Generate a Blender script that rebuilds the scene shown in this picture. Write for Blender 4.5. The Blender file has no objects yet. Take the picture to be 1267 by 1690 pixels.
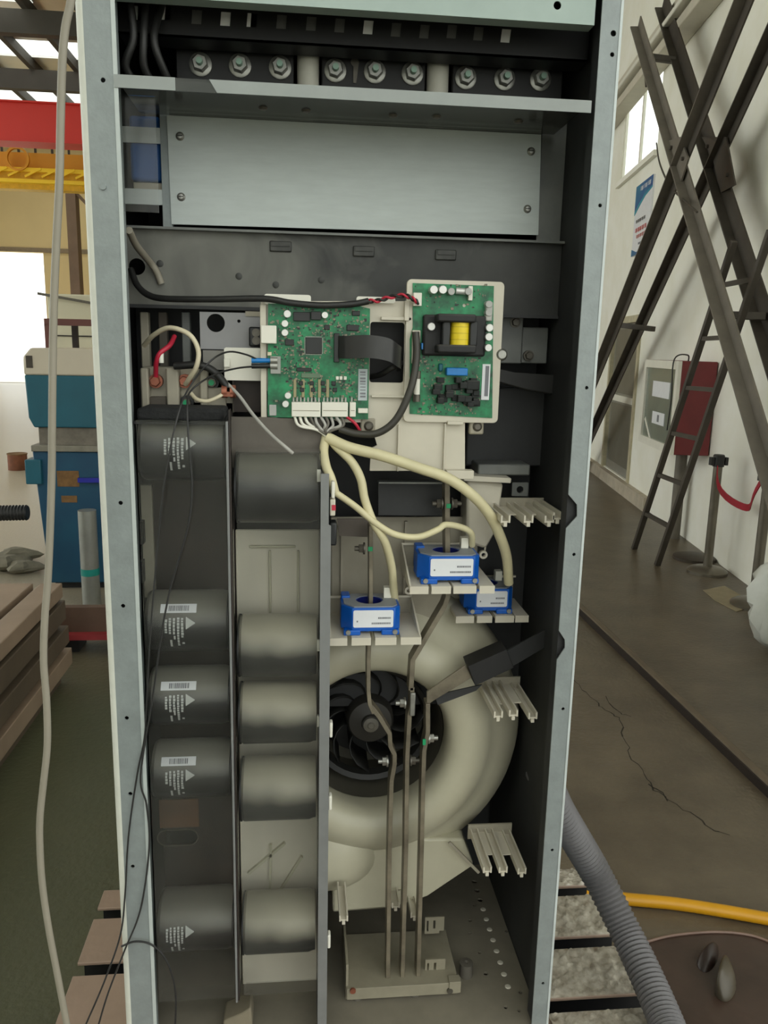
import bpy, bmesh, math, random
from mathutils import Vector as V, Matrix
from mathutils.geometry import tessellate_polygon
random.seed(7)
sc = bpy.context.scene
col = sc.collection
# ---------------------------------------------------------------- camera
FPX = 1318.0; CX, CY = 633.5, 845.0
YAW, PIT, ROL = 0.10369, 0.20174, 0.02239
CAMP = V((-0.0769, -1.2878, 1.65))
fw = V((math.sin(YAW)*math.cos(PIT), math.cos(YAW)*math.cos(PIT), -math.sin(PIT)))
r0 = V((math.cos(YAW), -math.sin(YAW), 0)); u0 = r0.cross(fw)
rt = r0*math.cos(ROL)+u0*math.sin(ROL); up = u0*math.cos(ROL)-r0*math.sin(ROL)
cd = bpy.data.cameras.new('camera'); cam = bpy.data.objects.new('camera', cd); col.objects.link(cam)
cd.sensor_fit = 'VERTICAL'; cd.sensor_height = 36; cd.lens = FPX/1690*36; cd.clip_start = .02; cd.clip_end = 200
cam.matrix_world = Matrix(((rt.x, up.x, -fw.x, CAMP.x), (rt.y, up.y, -fw.y, CAMP.y), (rt.z, up.z, -fw.z, CAMP.z), (0, 0, 0, 1)))
sc.camera = cam
# ---------------------------------------------------------------- light: overcast daylight entering the open hall
w = bpy.data.worlds.new('world'); sc.world = w; w.use_nodes = True
bg = w.node_tree.nodes['Background']; bg.inputs[0].default_value = (.97, 1.0, .95, 1); bg.inputs[1].default_value = 1.0
sc.view_settings.view_transform = 'Standard'; sc.view_settings.look = 'None'; sc.view_settings.gamma = 1
sc.view_settings.use_curve_mapping = False; sc.view_settings.exposure = 1.12

# ---------------------------------------------------------------- measuring helpers: a sight line met with a real plane
def ray(px, py): return fw + rt*((px-CX)/FPX) - up*((py-CY)/FPX)
def at(px, py, Y): d = ray(px, py); return CAMP + d*((Y-CAMP.y)/d.y)
def onx(px, py, X): d = ray(px, py); return CAMP + d*((X-CAMP.x)/d.x)
def onz(px, py, Z): d = ray(px, py); return CAMP + d*((Z-CAMP.z)/d.z)
W0 = V((3.08, 3.4, 0)); WT = V((.1566, .9877, 0)); WN = V((-.9877, .1566, 0))       # right wall line
def wpt(s, z, off=0): return W0 + WT*s + WN*off + V((0, 0, z))
def onw(px, py, off=0):
    d = ray(px, py); t = ((W0+WN*off-CAMP).dot(WN))/d.dot(WN); p = CAMP+d*t
    return (p-W0).dot(WT), p.z
def rect(px0, py0, px1, py1, Y):
    cx, cy = (px0+px1)/2, (py0+py1)/2
    return at(px0, cy, Y).x, at(px1, cy, Y).x, at(cx, py1, Y).z, at(cx, py0, Y).z
def poly(pts, Y): return [(at(a, b, Y).x, at(a, b, Y).z) for a, b in pts]
def path(pts): return [at(a, b, y) for a, b, y in pts]

# ---------------------------------------------------------------- materials
def S(r, g, b):
    f = lambda c: ((c/255+.055)/1.055)**2.4 if c > 10 else c/255/12.92
    return (f(r), f(g), f(b), 1)
MATS = {}
def mat(name, c, rough=.5, metal=0, var=.12, scale=12, bump=0, bscale=60, c2=None, coat=0, dust=None, stretch=None, db=-.75, dk=1.0):
    if name in MATS: return MATS[name]
    m = bpy.data.materials.new(name); m.use_nodes = True; MATS[name] = m
    N = m.node_tree.nodes; L = m.node_tree.links; b = N['Principled BSDF']
    b.inputs['Roughness'].default_value = rough; b.inputs['Metallic'].default_value = metal
    if coat: b.inputs['Coat Weight'].default_value = coat; b.inputs['Coat Roughness'].default_value = .12
    tc = N.new('ShaderNodeTexCoord'); src = tc.outputs['Object']
    if stretch:
        mp = N.new('ShaderNodeMapping'); mp.inputs['Scale'].default_value = stretch; L.new(src, mp.inputs[0]); src = mp.outputs[0]
    nz = N.new('ShaderNodeTexNoise'); nz.inputs['Scale'].default_value = scale; nz.inputs['Detail'].default_value = 6; nz.inputs['Roughness'].default_value = .62
    L.new(src, nz.inputs['Vector'])
    rp = N.new('ShaderNodeValToRGB'); L.new(nz.outputs[0], rp.inputs[0])
    rp.color_ramp.elements[0].position = .32; rp.color_ramp.elements[1].position = .68
    d = c2 or tuple(min(1, x*(1+var)) for x in c[:3])+(1,)
    e = c if c2 else tuple(x*(1-var) for x in c[:3])+(1,)
    rp.color_ramp.elements[0].color = e; rp.color_ramp.elements[1].color = d
    out = rp.outputs[0]
    if dust:                                   # pale dust that has settled on the upward sides
        g = N.new('ShaderNodeNewGeometry'); sx = N.new('ShaderNodeSeparateXYZ'); L.new(g.outputs['Normal'], sx.inputs[0])
        n2 = N.new('ShaderNodeTexNoise'); n2.inputs['Scale'].default_value = 9; L.new(src, n2.inputs['Vector'])
        ma = N.new('ShaderNodeMath'); ma.operation = 'MULTIPLY_ADD'; L.new(sx.outputs['Z'], ma.inputs[0]); ma.inputs[1].default_value = dk; 
        mb_ = N.new('ShaderNodeMath'); mb_.operation = 'MULTIPLY_ADD'; L.new(n2.outputs[0], mb_.inputs[0]); mb_.inputs[1].default_value = 1.1; mb_.inputs[2].default_value = db
        L.new(mb_.outputs[0], ma.inputs[2])
        cl = N.new('ShaderNodeClamp'); L.new(ma.outputs[0], cl.inputs[0]); cl.inputs[2].default_value = .8
        mx = N.new('ShaderNodeMix'); mx.data_type = 'RGBA'; L.new(cl.outputs[0], mx.inputs['Factor']); L.new(out, mx.inputs['A']); mx.inputs['B'].default_value = dust
        out = mx.outputs['Result']
    L.new(out, b.inputs['Base Color'])
    if bump:
        n3 = N.new('ShaderNodeTexNoise'); n3.inputs['Scale'].default_value = bscale; n3.inputs['Detail'].default_value = 4; L.new(src, n3.inputs['Vector'])
        bp = N.new('ShaderNodeBump'); bp.inputs['Strength'].default_value = bump; bp.inputs['Distance'].default_value = .01; L.new(n3.outputs[0], bp.inputs['Height']); L.new(bp.outputs[0], b.inputs['Normal'])
    return m
def clear(name, tint, dustc, lo, hi, scale=6, stretch=(1, 1, 1), ior=1.2):
    m = bpy.data.materials.new(name); m.use_nodes = True; MATS[name] = m
    N = m.node_tree.nodes; L = m.node_tree.links; N.remove(N['Principled BSDF']); o = N['Material Output']
    tr = N.new('ShaderNodeBsdfTransparent'); tr.inputs[0].default_value = tint
    df = N.new('ShaderNodeBsdfDiffuse'); df.inputs[0].default_value = dustc
    gs = N.new('ShaderNodeBsdfGlossy'); gs.inputs['Roughness'].default_value = .12; gs.inputs[0].default_value = (1, 1, 1, 1)
    tc = N.new('ShaderNodeTexCoord'); mp = N.new('ShaderNodeMapping'); mp.inputs['Scale'].default_value = stretch; L.new(tc.outputs['Object'], mp.inputs[0])
    nz = N.new('ShaderNodeTexNoise'); nz.inputs['Scale'].default_value = scale; nz.inputs['Detail'].default_value = 5; L.new(mp.outputs[0], nz.inputs['Vector'])
    mr = N.new('ShaderNodeMapRange'); L.new(nz.outputs[0], mr.inputs[0]); mr.inputs[1].default_value = .35; mr.inputs[2].default_value = .7; mr.inputs[3].default_value = lo; mr.inputs[4].default_value = hi
    m1 = N.new('ShaderNodeMixShader'); L.new(mr.outputs[0], m1.inputs[0]); L.new(tr.outputs[0], m1.inputs[1]); L.new(df.outputs[0], m1.inputs[2])
    fr = N.new('ShaderNodeFresnel'); fr.inputs[0].default_value = ior
    m2 = N.new('ShaderNodeMixShader'); L.new(fr.outputs[0], m2.inputs[0]); L.new(m1.outputs[0], m2.inputs[1]); L.new(gs.outputs[0], m2.inputs[2])
    L.new(m2.outputs[0], o.inputs[0])
    return m
GALV = mat('galvanised', S(140, 148, 148), .42, .15, .10, 30, .05, 200)
GALVW = mat('galvanised_lit_edge', S(214, 216, 206), .45, 0, .05, 30)
PLATE = mat('zinc_sheet', S(190, 198, 196), .5, .1, .05, 14, stretch=(1, 1, 6))
HEAD = mat('zinc_header', S(160, 176, 170), .5, .1, .05, 14)
INNER = mat('dull_zinc', S(98, 101, 100), .55, .2, .22, 7, c2=S(126, 128, 124))
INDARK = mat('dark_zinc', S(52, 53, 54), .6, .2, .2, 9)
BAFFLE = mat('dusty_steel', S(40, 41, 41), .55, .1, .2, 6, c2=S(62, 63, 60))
_n = BAFFLE.node_tree.nodes; _l = BAFFLE.node_tree.links            # smeared pale dust; its left-to-right fade also imitates a reflection
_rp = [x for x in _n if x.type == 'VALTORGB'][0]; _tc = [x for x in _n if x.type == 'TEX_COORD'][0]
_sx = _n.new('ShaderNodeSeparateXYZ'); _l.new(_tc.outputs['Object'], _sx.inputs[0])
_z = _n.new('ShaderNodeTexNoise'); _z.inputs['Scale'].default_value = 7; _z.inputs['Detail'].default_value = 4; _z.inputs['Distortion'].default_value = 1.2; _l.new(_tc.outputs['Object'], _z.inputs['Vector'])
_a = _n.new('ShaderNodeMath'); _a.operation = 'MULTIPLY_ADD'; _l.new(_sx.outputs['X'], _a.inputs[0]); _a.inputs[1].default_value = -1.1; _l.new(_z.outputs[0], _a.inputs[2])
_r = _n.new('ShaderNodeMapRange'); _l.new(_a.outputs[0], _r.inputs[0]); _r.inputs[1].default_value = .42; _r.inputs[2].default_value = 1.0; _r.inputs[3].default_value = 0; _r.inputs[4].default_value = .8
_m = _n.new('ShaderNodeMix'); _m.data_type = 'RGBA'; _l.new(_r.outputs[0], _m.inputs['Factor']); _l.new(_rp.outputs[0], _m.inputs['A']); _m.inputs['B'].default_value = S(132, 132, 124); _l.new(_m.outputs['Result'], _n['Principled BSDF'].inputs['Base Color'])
BLACKM = mat('black_steel', S(30, 30, 31), .55, .1, .2, 12)
BROWNM = mat('brown_steel', S(34, 29, 26), .6, .1, .3, 12, c2=S(56, 46, 40))
STRIP = mat('grey_sheet_edge', S(128, 130, 130), .5, .2, .08, 20)
BEIGE = mat('beige_plastic', S(206, 200, 184), .45, 0, .05, 10)
BEIGEF = mat('beige_fan_plastic', S(182, 178, 156), .38, 0, .08, 5, c2=S(198, 194, 172))
BEIGED = mat('beige_dusty', S(158, 152, 136), .6, 0, .14, 8)
WHITEP = mat('white_plastic', S(228, 226, 214), .4, 0, .04, 10)
GREYP = mat('grey_plastic_plate', S(150, 150, 152), .5, 0, .06, 10)
PCB = mat('pcb_green', S(5, 62, 42), .4, 0, .3, 34, c2=S(24, 148, 92))
CHIP = mat('black_chip', S(28, 30, 31), .45, 0, .15, 30)
SMD = mat('smd_tan', S(160, 152, 128), .5, 0, .4, 300, c2=S(90, 92, 80))
SILVER = mat('silver_cap', S(208, 208, 204), .35, .4, .06, 40)
STEEL = mat('bolt_steel', S(150, 150, 144), .38, .7, .15, 60)
STEELD = mat('bolt_dull', S(96, 92, 84), .45, .5, .2, 60)
YELLOWT = mat('yellow_tape', S(232, 206, 40), .45, 0, .05, 40)
BLUEC = mat('blue_component', S(22, 118, 190), .35, 0, .08, 30)
BLUEL = mat('blue_sensor', S(10, 88, 182), .35, 0, .12, 20)
GREYL = mat('grey_sensor_top', S(138, 142, 146), .5, 0, .06, 20)
LABEL = mat('white_label', S(226, 228, 232), .5, 0, .03, 20)
INK = mat('grey_ink', S(120, 122, 128), .6, 0, .05, 20)
PRINT = mat('white_print', S(190, 192, 190), .6, 0, .1, 80)
CAPBLK = mat('capacitor_black', S(24, 25, 27), .35, 0, .18, 14, c2=S(40, 40, 41), dust=S(126, 124, 114), db=-.8, dk=1.5)
CAPDUST = mat('capacitor_dusty', S(30, 31, 32), .4, 0, .25, 8, c2=S(60, 60, 57), dust=S(190, 184, 164), db=-.56, dk=1.25)
RUBBER = mat('black_rubber', S(34, 34, 33), .5, 0, .2, 30)
FOAM = mat('black_foam', S(30, 31, 32), .9, 0, .35, 90, .3, 200)
CREAM = mat('cream_sleeve', S(214, 206, 168), .42, 0, .08, 12)
CREAMW = mat('cream_wire', S(216, 206, 178), .45, 0, .06, 20)
REDW = mat('red_wire', S(190, 40, 64), .4, 0, .1, 20)
GREYW = mat('grey_wire', S(176, 174, 168), .45, 0, .1, 20)
BUSBAR = mat('dull_busbar', S(138, 130, 112), .42, .25, .25, 16, c2=S(92, 85, 72))
COPPER = mat('copper', S(150, 92, 72), .45, .5, .25, 40)
GREENM = mat('green_paint', S(20, 150, 96), .5, 0, .1, 40)
HOSEW = mat('pale_cable', S(146, 140, 126), .5, 0, .06, 8)
# ---------------------------------------------------------------- mesh helpers
WL = {}
class MB:
    def __init__(s): s.v = []; s.f = []
    def add(s, vs, fs):
        o = len(s.v); s.v += [V(p) for p in vs]; s.f += [tuple(i+o for i in f) for f in fs]; return s
    def box(s, x0, x1, y0, y1, z0, z1):
        return s.add([(x, y, z) for x in (x0, x1) for y in (y0, y1) for z in (z0, z1)],
                     [(0, 1, 3, 2), (4, 6, 7, 5), (0, 4, 5, 1), (2, 3, 7, 6), (0, 2, 6, 4), (1, 5, 7, 3)])
    def wbox(s, s0, s1, o0, o1, z0, z1):
        return s.add([wpt(a, z, o) for a in (s0, s1) for o in (o0, o1) for z in (z0, z1)],
                     [(0, 1, 3, 2), (4, 6, 7, 5), (0, 4, 5, 1), (2, 3, 7, 6), (0, 2, 6, 4), (1, 5, 7, 3)])
    def bar(s, p, q, w, h, upv=(0, 0, 1)):
        p, q = V(p), V(q); d = (q-p).normalized(); u = V(upv)
        a = d.cross(u)
        if a.length < 1e-4: a = d.cross(V((1, 0, 0)))
        a.normalize(); b = a.cross(d)
        vs = [c+a*(i*w/2)+b*(j*h/2) for c in (p, q) for i, j in ((-1, -1), (1, -1), (1, 1), (-1, 1))]
        return s.add(vs, [(0, 3, 2, 1), (4, 5, 6, 7), (0, 1, 5, 4), (1, 2, 6, 5), (2, 3, 7, 6), (3, 0, 4, 7)])
    def tube(s, pts, r, n=10, caps=True):
        pts = [V(p) for p in pts]; rs = r if isinstance(r, (list, tuple)) else [r]*len(pts)
        t0 = (pts[1]-pts[0]).normalized(); a = t0.orthogonal().normalized(); o = len(s.v)
        for i, p in enumerate(pts):
            t = (pts[min(i+1, len(pts)-1)]-pts[max(i-1, 0)]).normalized()
            a = (a-t*a.dot(t)).normalized(); b = t.cross(a)
            for k in range(n):
                th = 2*math.pi*k/n; s.v.append(p+(a*math.cos(th)+b*math.sin(th))*rs[i])
        for i in range(len(pts)-1):
            for k in range(n):
                s.f.append((o+i*n+k, o+i*n+(k+1) % n, o+(i+1)*n+(k+1) % n, o+(i+1)*n+k))
        if caps:
            s.f.append(tuple(o+k for k in reversed(range(n)))); s.f.append(tuple(o+(len(pts)-1)*n+k for k in range(n)))
        return s
    def cyl(s, p, q, r, n=20, r2=None): return s.tube([p, q], [r, r if r2 is None else r2], n)
    def lathe(s, c, prof, n=48, axis='Y', a0=0, a1=2*math.pi):     # prof: (radius, offset along axis)
        c = V(c); o = len(s.v); full = abs(a1-a0-2*math.pi) < 1e-6; m = n if full else n+1
        for r, h in prof:
            for k in range(m):
                th = a0+(a1-a0)*k/n; x, y = r*math.cos(th), r*math.sin(th)
                s.v.append(c+(V((x, h, y)) if axis == 'Y' else V((h, x, y)) if axis == 'X' else V((x, y, h))))
        for i in range(len(prof)-1):
            for k in range(n if full else m-1):
                k2 = (k+1) % m
                s.f.append((o+i*m+k, o+i*m+k2, o+(i+1)*m+k2, o+(i+1)*m+k))
        return s
    def plate(s, outer, y0, y1, holes=(), tr=lambda x, z, y: V((x, y, z))):
        loops = [outer]+list(holes); flat = [p for l in loops for p in l]
        tris = tessellate_polygon([[V((a, b, 0)) for a, b in l] for l in loops]); o = len(s.v); n = len(flat)
        s.v += [tr(a, b, y0) for a, b in flat]+[tr(a, b, y1) for a, b in flat]
        for t in tris: s.f.append(tuple(o+i for i in t)); s.f.append(tuple(o+n+i for i in reversed(t)))
        k = 0
        for l in loops:
            m = len(l)
            for i in range(m): j = (i+1) % m; s.f.append((o+k+i, o+k+j, o+n+k+j, o+n+k+i))
            k += m
        return s
    def hexnut(s, c, r, h):        # nut with its axis along Y, front at c.y-h
        c = V(c); return s.tube([c, c-V((0, h*.8, 0)), c-V((0, h, 0))], [r, r, r*.86], 6)
    def build(s, name, m, parent=None, bev=0, smooth=30):
        me = bpy.data.meshes.new(name)
        lo = V([min(p[i] for p in s.v) for i in range(3)]); hi = V([max(p[i] for p in s.v) for i in range(3)]); c = (lo+hi)/2
        me.from_pydata([p-c for p in s.v], [], s.f); me.materials.append(m)
        bm = bmesh.new(); bm.from_mesh(me); bmesh.ops.recalc_face_normals(bm, faces=bm.faces); bm.to_mesh(me); bm.free()
        if smooth:
            me.polygons.foreach_set('use_smooth', [True]*len(me.polygons)); me.set_sharp_from_angle(angle=math.radians(smooth))
        o = bpy.data.objects.new(name, me); col.objects.link(o); WL[o.name] = c
        if parent: o.parent = parent; o.location = c-WL[parent.name]
        else: o.location = c
        if bev:
            b = o.modifiers.new('bevel', 'BEVEL'); b.width = bev; b.segments = 2; b.limit_method = 'ANGLE'; b.angle_limit = math.radians(40); b.harden_normals = False
        return o
def tag(o, label, cat, group=None):
    o['label'] = label; o['category'] = cat
    if group: o['group'] = group
    return o
def struct(o, label=None):
    o['kind'] = 'structure'
    if label: o['label'] = label
    return o
def thing(name, label, cat, loc, group=None):
    o = bpy.data.objects.new(name, None); col.objects.link(o); o.location = V(loc); o.empty_display_size = .05; WL[o.name] = V(loc)
    return tag(o, label, cat, group)
def circ(x, z, r, n=14, sx=1): return [(x+r*sx*math.cos(2*math.pi*k/n), z+r*math.sin(2*math.pi*k/n)) for k in range(n)]
def slot(x0, x1, z, r, n=7):
    return [(x1-r+r*math.cos(t), z+r*math.sin(t)) for t in [-math.pi/2+math.pi*k/n for k in range(n+1)]]+[(x0+r+r*math.cos(t), z+r*math.sin(t)) for t in [math.pi/2+math.pi*k/n for k in range(n+1)]]
def rrect(x0, x1, z0, z1, r, n=4):
    o = []
    for cx, cz, a in ((x1-r, z0+r, -90), (x1-r, z1-r, 0), (x0+r, z1-r, 90), (x0+r, z0+r, 180)):
        o += [(cx+r*math.cos(math.radians(a+90*k/n)), cz+r*math.sin(math.radians(a+90*k/n))) for k in range(n+1)]
    return o
def smooth_path(pts, sub=8):
    pts = [V(p) for p in pts]; out = []
    P_ = [pts[0]*2-pts[1]]+pts+[pts[-1]*2-pts[-2]]
    for i in range(1, len(P_)-2):
        a, b, c, d = P_[i-1:i+3]
        for k in range(sub):
            t = k/sub
            out.append(.5*((2*b)+(c-a)*t+(2*a-5*b+4*c-d)*t*t+(3*b-a-3*c+d)*t**3))
    return out+[pts[-1]]
def wire(pts, r, m, name, parent=None, n=8, sub=7): return MB().tube(smooth_path(pts, sub), r, n).build(name, m, parent, smooth=60)
def copy_tree(o, dx, label=None):
    c = o.copy(); col.objects.link(c); c.location = o.location+V(dx); WL[c.name] = WL[o.name]+V(dx)
    if label: c['label'] = label
    for ch in o.children:
        d = ch.copy(); col.objects.link(d); d.parent = c
        for g in ch.children: e = g.copy(); col.objects.link(e); e.parent = d
    return c
# ================================================================ THE SETTING
FLOORM = mat('concrete_floor', S(84, 74, 60), .38, 0, .25, 3.5, .3, 40, c2=S(106, 95, 78))
_n = FLOORM.node_tree.nodes; _l = FLOORM.node_tree.links        # worn green paint in the left aisle
_rp = [x for x in _n if x.type == 'VALTORGB'][0]; _tc = [x for x in _n if x.type == 'TEX_COORD'][0]
_g = _n.new('ShaderNodeNewGeometry'); _sx = _n.new('ShaderNodeSeparateXYZ'); _l.new(_g.outputs['Position'], _sx.inputs[0])
_mr = _n.new('ShaderNodeMapRange'); _l.new(_sx.outputs['X'], _mr.inputs[0]); _mr.inputs[1].default_value = .2; _mr.inputs[2].default_value = -.7; _mr.inputs[3].default_value = 0; _mr.inputs[4].default_value = .75
_my = _n.new('ShaderNodeMapRange'); _l.new(_sx.outputs['Y'], _my.inputs[0]); _my.inputs[1].default_value = 3.2; _my.inputs[2].default_value = 2.2; _my.inputs[3].default_value = 0; _my.inputs[4].default_value = 1
_mm = _n.new('ShaderNodeMath'); _mm.operation = 'MULTIPLY'; _l.new(_mr.outputs[0], _mm.inputs[0]); _l.new(_my.outputs[0], _mm.inputs[1])
_mx = _n.new('ShaderNodeMix'); _mx.data_type = 'RGBA'; _l.new(_mm.outputs[0], _mx.inputs['Factor']); _l.new(_rp.outputs[0], _mx.inputs['A']); _mx.inputs['B'].default_value = S(88, 94, 70)
_mr2 = _n.new('ShaderNodeMapRange'); _l.new(_sx.outputs['X'], _mr2.inputs[0]); _mr2.inputs[1].default_value = -.6; _mr2.inputs[2].default_value = -1.6; _mr2.inputs[3].default_value = 0; _mr2.inputs[4].default_value = 1
_my2 = _n.new('ShaderNodeMapRange'); _l.new(_sx.outputs['Y'], _my2.inputs[0]); _my2.inputs[1].default_value = 2.6; _my2.inputs[2].default_value = 5; _my2.inputs[3].default_value = 0; _my2.inputs[4].default_value = 1
_m3 = _n.new('ShaderNodeMath'); _m3.operation = 'MULTIPLY'; _l.new(_mr2.outputs[0], _m3.inputs[0]); _l.new(_my2.outputs[0], _m3.inputs[1])
_mx2 = _n.new('ShaderNodeMix'); _mx2.data_type = 'RGBA'; _l.new(_m3.outputs[0], _mx2.inputs['Factor']); _l.new(_mx.outputs['Result'], _mx2.inputs['A']); _mx2.inputs['B'].default_value = S(176, 166, 146); _mx = _mx2
_l.new(_mx.outputs['Result'], _n['Principled BSDF'].inputs['Base Color'])
struct(MB().box(-60, 40, -60, 80, -.2, -.11).build('ground', mat('bounce_yard', S(206, 206, 192), .8, 0, .06, .5), smooth=0), 'unseen pale yard added outside to bounce daylight into the hall')  # yard added out of view to bounce daylight up to the ceiling
WALLM = mat('white_plaster', S(238, 236, 222), .8, 0, .05, 2.2, c2=S(246, 245, 236))
CREAMWALL = mat('cream_wall', S(238, 214, 160), .8, 0, .04, .4)
FOIL = mat('foil_insulation', S(238, 238, 236), .3, .55, .05, 1.2, .6, 4)
DARKST = mat('dark_brace_steel', S(70, 64, 56), .6, .2, .2, 6)
MIDST = mat('grey_brace_steel', S(112, 106, 96), .6, .2, .16, 6)
fl = struct(MB().box(-13, 9, -9, 33, -.1, 0).build('floor', FLOORM, smooth=0), 'worn brown concrete workshop floor')
CRACK = mat('crack', S(44, 39, 31), .9)
for pts in ([(948, 1118), (975, 1150), (1000, 1172), (1026, 1188), (1030, 1225), (1052, 1262), (1080, 1300), (1106, 1322)],
            [(1000, 1150), (1022, 1175), (1040, 1182)], [(1066, 1292), (1110, 1322), (1160, 1356), (1196, 1378)]):
    P_ = [onz(a+random.uniform(-3, 3), b, 0.0008) for a, b in pts]; P_ = [q+V((random.uniform(-.012, .012), random.uniform(-.012, .012), 0)) for q in smooth_path(P_, 5)]
    m = MB()
    for i in range(len(P_)-1):
        wd = .0012+.0022*random.random(); d = (P_[i+1]-P_[i]).normalized(); n_ = V((-d.y, d.x, 0))*wd
        m.add([P_[i]-n_, P_[i+1]-n_, P_[i+1]+n_, P_[i]+n_], [(0, 1, 2, 3)])
    m.build('crack', CRACK, fl, smooth=0)
tr = struct(MB().box(1.70, 1.742, -4, 14, 0, .045).build('trim_1', mat('kerb_steel', S(96, 84, 68), .6, 0, .2, 6), bev=.008), 'low steel kerb strip running along the floor')
MB().box(1.692, 1.70, -4, 14, 0, .038).build('kerb_face', mat('kerb_rust_shade', S(40, 30, 22), .8, 0, .2, 10), tr)  # dark strip paints in the kerb's shadowed rusty side
# right wall with window and door openings
def wall_tr(s, z, y): return wpt(s, z, y)
ws0, wz1 = onw(1036, 133); ws1, _ = onw(1096, 103); _, wz0 = onw(1030, 296)
WIN = (ws1, ws0, wz0, wz1+.12)
ds0, _ = onw(1044, 700); ds1, _ = onw(1000, 700); _, dz1 = onw(1022, 540)
DOOR = (ds0, ds1, .16, max(2.05, dz1))
def rc(a): return [(a[0], a[2]), (a[1], a[2]), (a[1], a[3]), (a[0], a[3])]
WR = struct(MB().plate([(-3.2, 0), (28.9, 0), (28.9, 9.2), (-3.2, 9.2)], 0, -.05, [rc(WIN), rc(DOOR)], wall_tr).build('wall_right', WALLM, smooth=0), 'long white plastered wall behind the steel braces')
m = MB()
for k in range(3):
    a = WIN[0]+(WIN[1]-WIN[0])*k/2; m.wbox(a-.025, a+.025, -.045, -.015, WIN[2], WIN[3])
for z in (WIN[2], WIN[3]): m.wbox(WIN[0], WIN[1], -.045, -.015, z-.025, z+.025)
wn = struct(m.build('window_1', WHITEP, smooth=0), 'tall bright window in the white wall')
GL = clear('window_glass', (.97, .98, .97, 1), S(200, 200, 200), .0, .03, ior=1.02)
for k in range(2):
    a = WIN[0]+(WIN[1]-WIN[0])*k/2; MB().wbox(a+.025, a+(WIN[1]-WIN[0])/2-.025, -.032, -.028, WIN[2]+.025, WIN[3]-.025).build('pane', GL, wn, smooth=0)
# sill
struct(MB().wbox(WIN[0]-.06, WIN[1]+.06, -.04, .05, WIN[2]-.06, WIN[2]).build('trim_2', WALLM, smooth=0), 'plaster sill under the bright window')
# door
DGR = mat('door_grey', S(140, 138, 128), .5, .2, .1, 6)
dr = struct(MB().wbox(DOOR[0]+.03, DOOR[1]-.03, -.045, -.03, DOOR[2], DOOR[3]-.03).build('door_1', DGR, smooth=0), 'grey metal door at the far end of the white wall')
dm = (DOOR[0]+DOOR[1])/2; zz = DOOR[2]; hh = DOOR[3]-DOOR[2]
for a, b in ((.06, .46), (.53, .95)): MB().wbox(DOOR[0]+.12, DOOR[1]-.12, -.03, -.022, zz+hh*a, zz+hh*b).build('door_panel', mat('door_panel', S(112, 110, 100), .45, .2, .1, 5), dr, bev=.004)
MB().wbox(DOOR[0]+.03, DOOR[1]-.03, -.03, -.01, zz+hh*.475, zz+hh*.515).build('mid_rail', WHITEP, dr)
m = MB()
m.wbox(DOOR[0]-.05, DOOR[0]+.03, -.05, .02, .0, DOOR[3]+.05); m.wbox(DOOR[1]-.03, DOOR[1]+.05, -.05, .02, .0, DOOR[3]+.05); m.wbox(DOOR[0]-.05, DOOR[1]+.05, -.05, .02, DOOR[3]-.03, DOOR[3]+.05)
m.build('door_frame', mat('frame_cream', S(186, 178, 150), .6), dr, smooth=0)
struct(MB().wbox(DOOR[0]-1.0, DOOR[1]+2, 0.001, .07, 0, .15).build('trim_3', mat('step', S(178, 168, 150), .8, 0, .15, 6), smooth=0), 'low plaster step at the foot of the wall')
# far wall with the open gateway
e0 = at(-26, 420, 32); e1 = at(71, 417, 32)
WE = struct(MB().plate([(-13, 0), (9, 0), (9, 9.2), (-13, 9.2)], 32, 32.3, [[(e0.x, .0), (e1.x, .0), (e1.x, e1.z), (e0.x, e1.z)]]).build('wall_far', CREAMWALL, smooth=0), 'cream end wall with a tall open gateway')
struct(MB().box(e0.x, 0, 31.9, 32, e1.z, e1.z+.16).build('trim_4', mat('lintel', S(150, 132, 108), .7), smooth=0), 'brown lintel above the open gateway')
struct(MB().plate([(-9, 0), (33, 0), (33, 9.2), (-9, 9.2)], -13.2, -13, [[(a, .3), (a+5.8, .3), (a+5.8, 8.9), (a, 8.9)] for a in (-3, 3, 9, 15, 21)], tr=lambda x, z, y: V((y, x, z))).build('wall_left_added', WALLM, smooth=0), 'unseen side wall added far to the left to shape the light')  # side wall added out of view; its openings steer the daylight
struct(MB().plate([(-13, 0), (9, 0), (9, 9.2), (-13, 9.2)], -9.2, -9, [[(-2.2, .0), (8.6, .0), (8.6, 8), (-2.2, 8)]], tr=lambda x, z, y: V((x, y, z))).build('wall_back_added', WALLM, smooth=0), 'unseen end wall with a wide gateway added to shape the light')  # back wall added out of view so light enters from the front right
# roof lined with foil, beams and purlins
SKY = [(-12.6, -4.6, 22.0, 23.3), (-12.6, -5.6, 26.0, 29), (-9.2, -6.2, 18.4, 19.6), (-6.6, -3, 24.6, 25.6), (-12, -4, 8, 9.5), (-12, -4, 15, 16)]  # skylights enlarged and added to brighten the foil roof and hall
RO = struct(MB().plate([(-13, -6), (9, -6), (9, 33), (-13, 33)], 9.2, 9.3, [[(a, c), (b, c), (b, d), (a, d)] for a, b, c, d in SKY], tr=lambda x, z, y: V((x, z, y))).build('ceiling', FOIL, smooth=0), 'silver foil lined roof')
SKM = bpy.data.materials.new('translucent_sheet'); SKM.use_nodes = True; MATS['translucent_sheet'] = SKM
_n = SKM.node_tree.nodes; _t = _n.new('ShaderNodeBsdfTranslucent'); _t.inputs[0].default_value = (.9, .9, .88, 1); SKM.node_tree.links.new(_t.outputs[0], _n['Material Output'].inputs[0])
for a, b, c, d in SKY: MB().box(a, b, c, d, 9.245, 9.255).build('added_skylight_sheet', SKM, RO, smooth=0)
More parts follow.
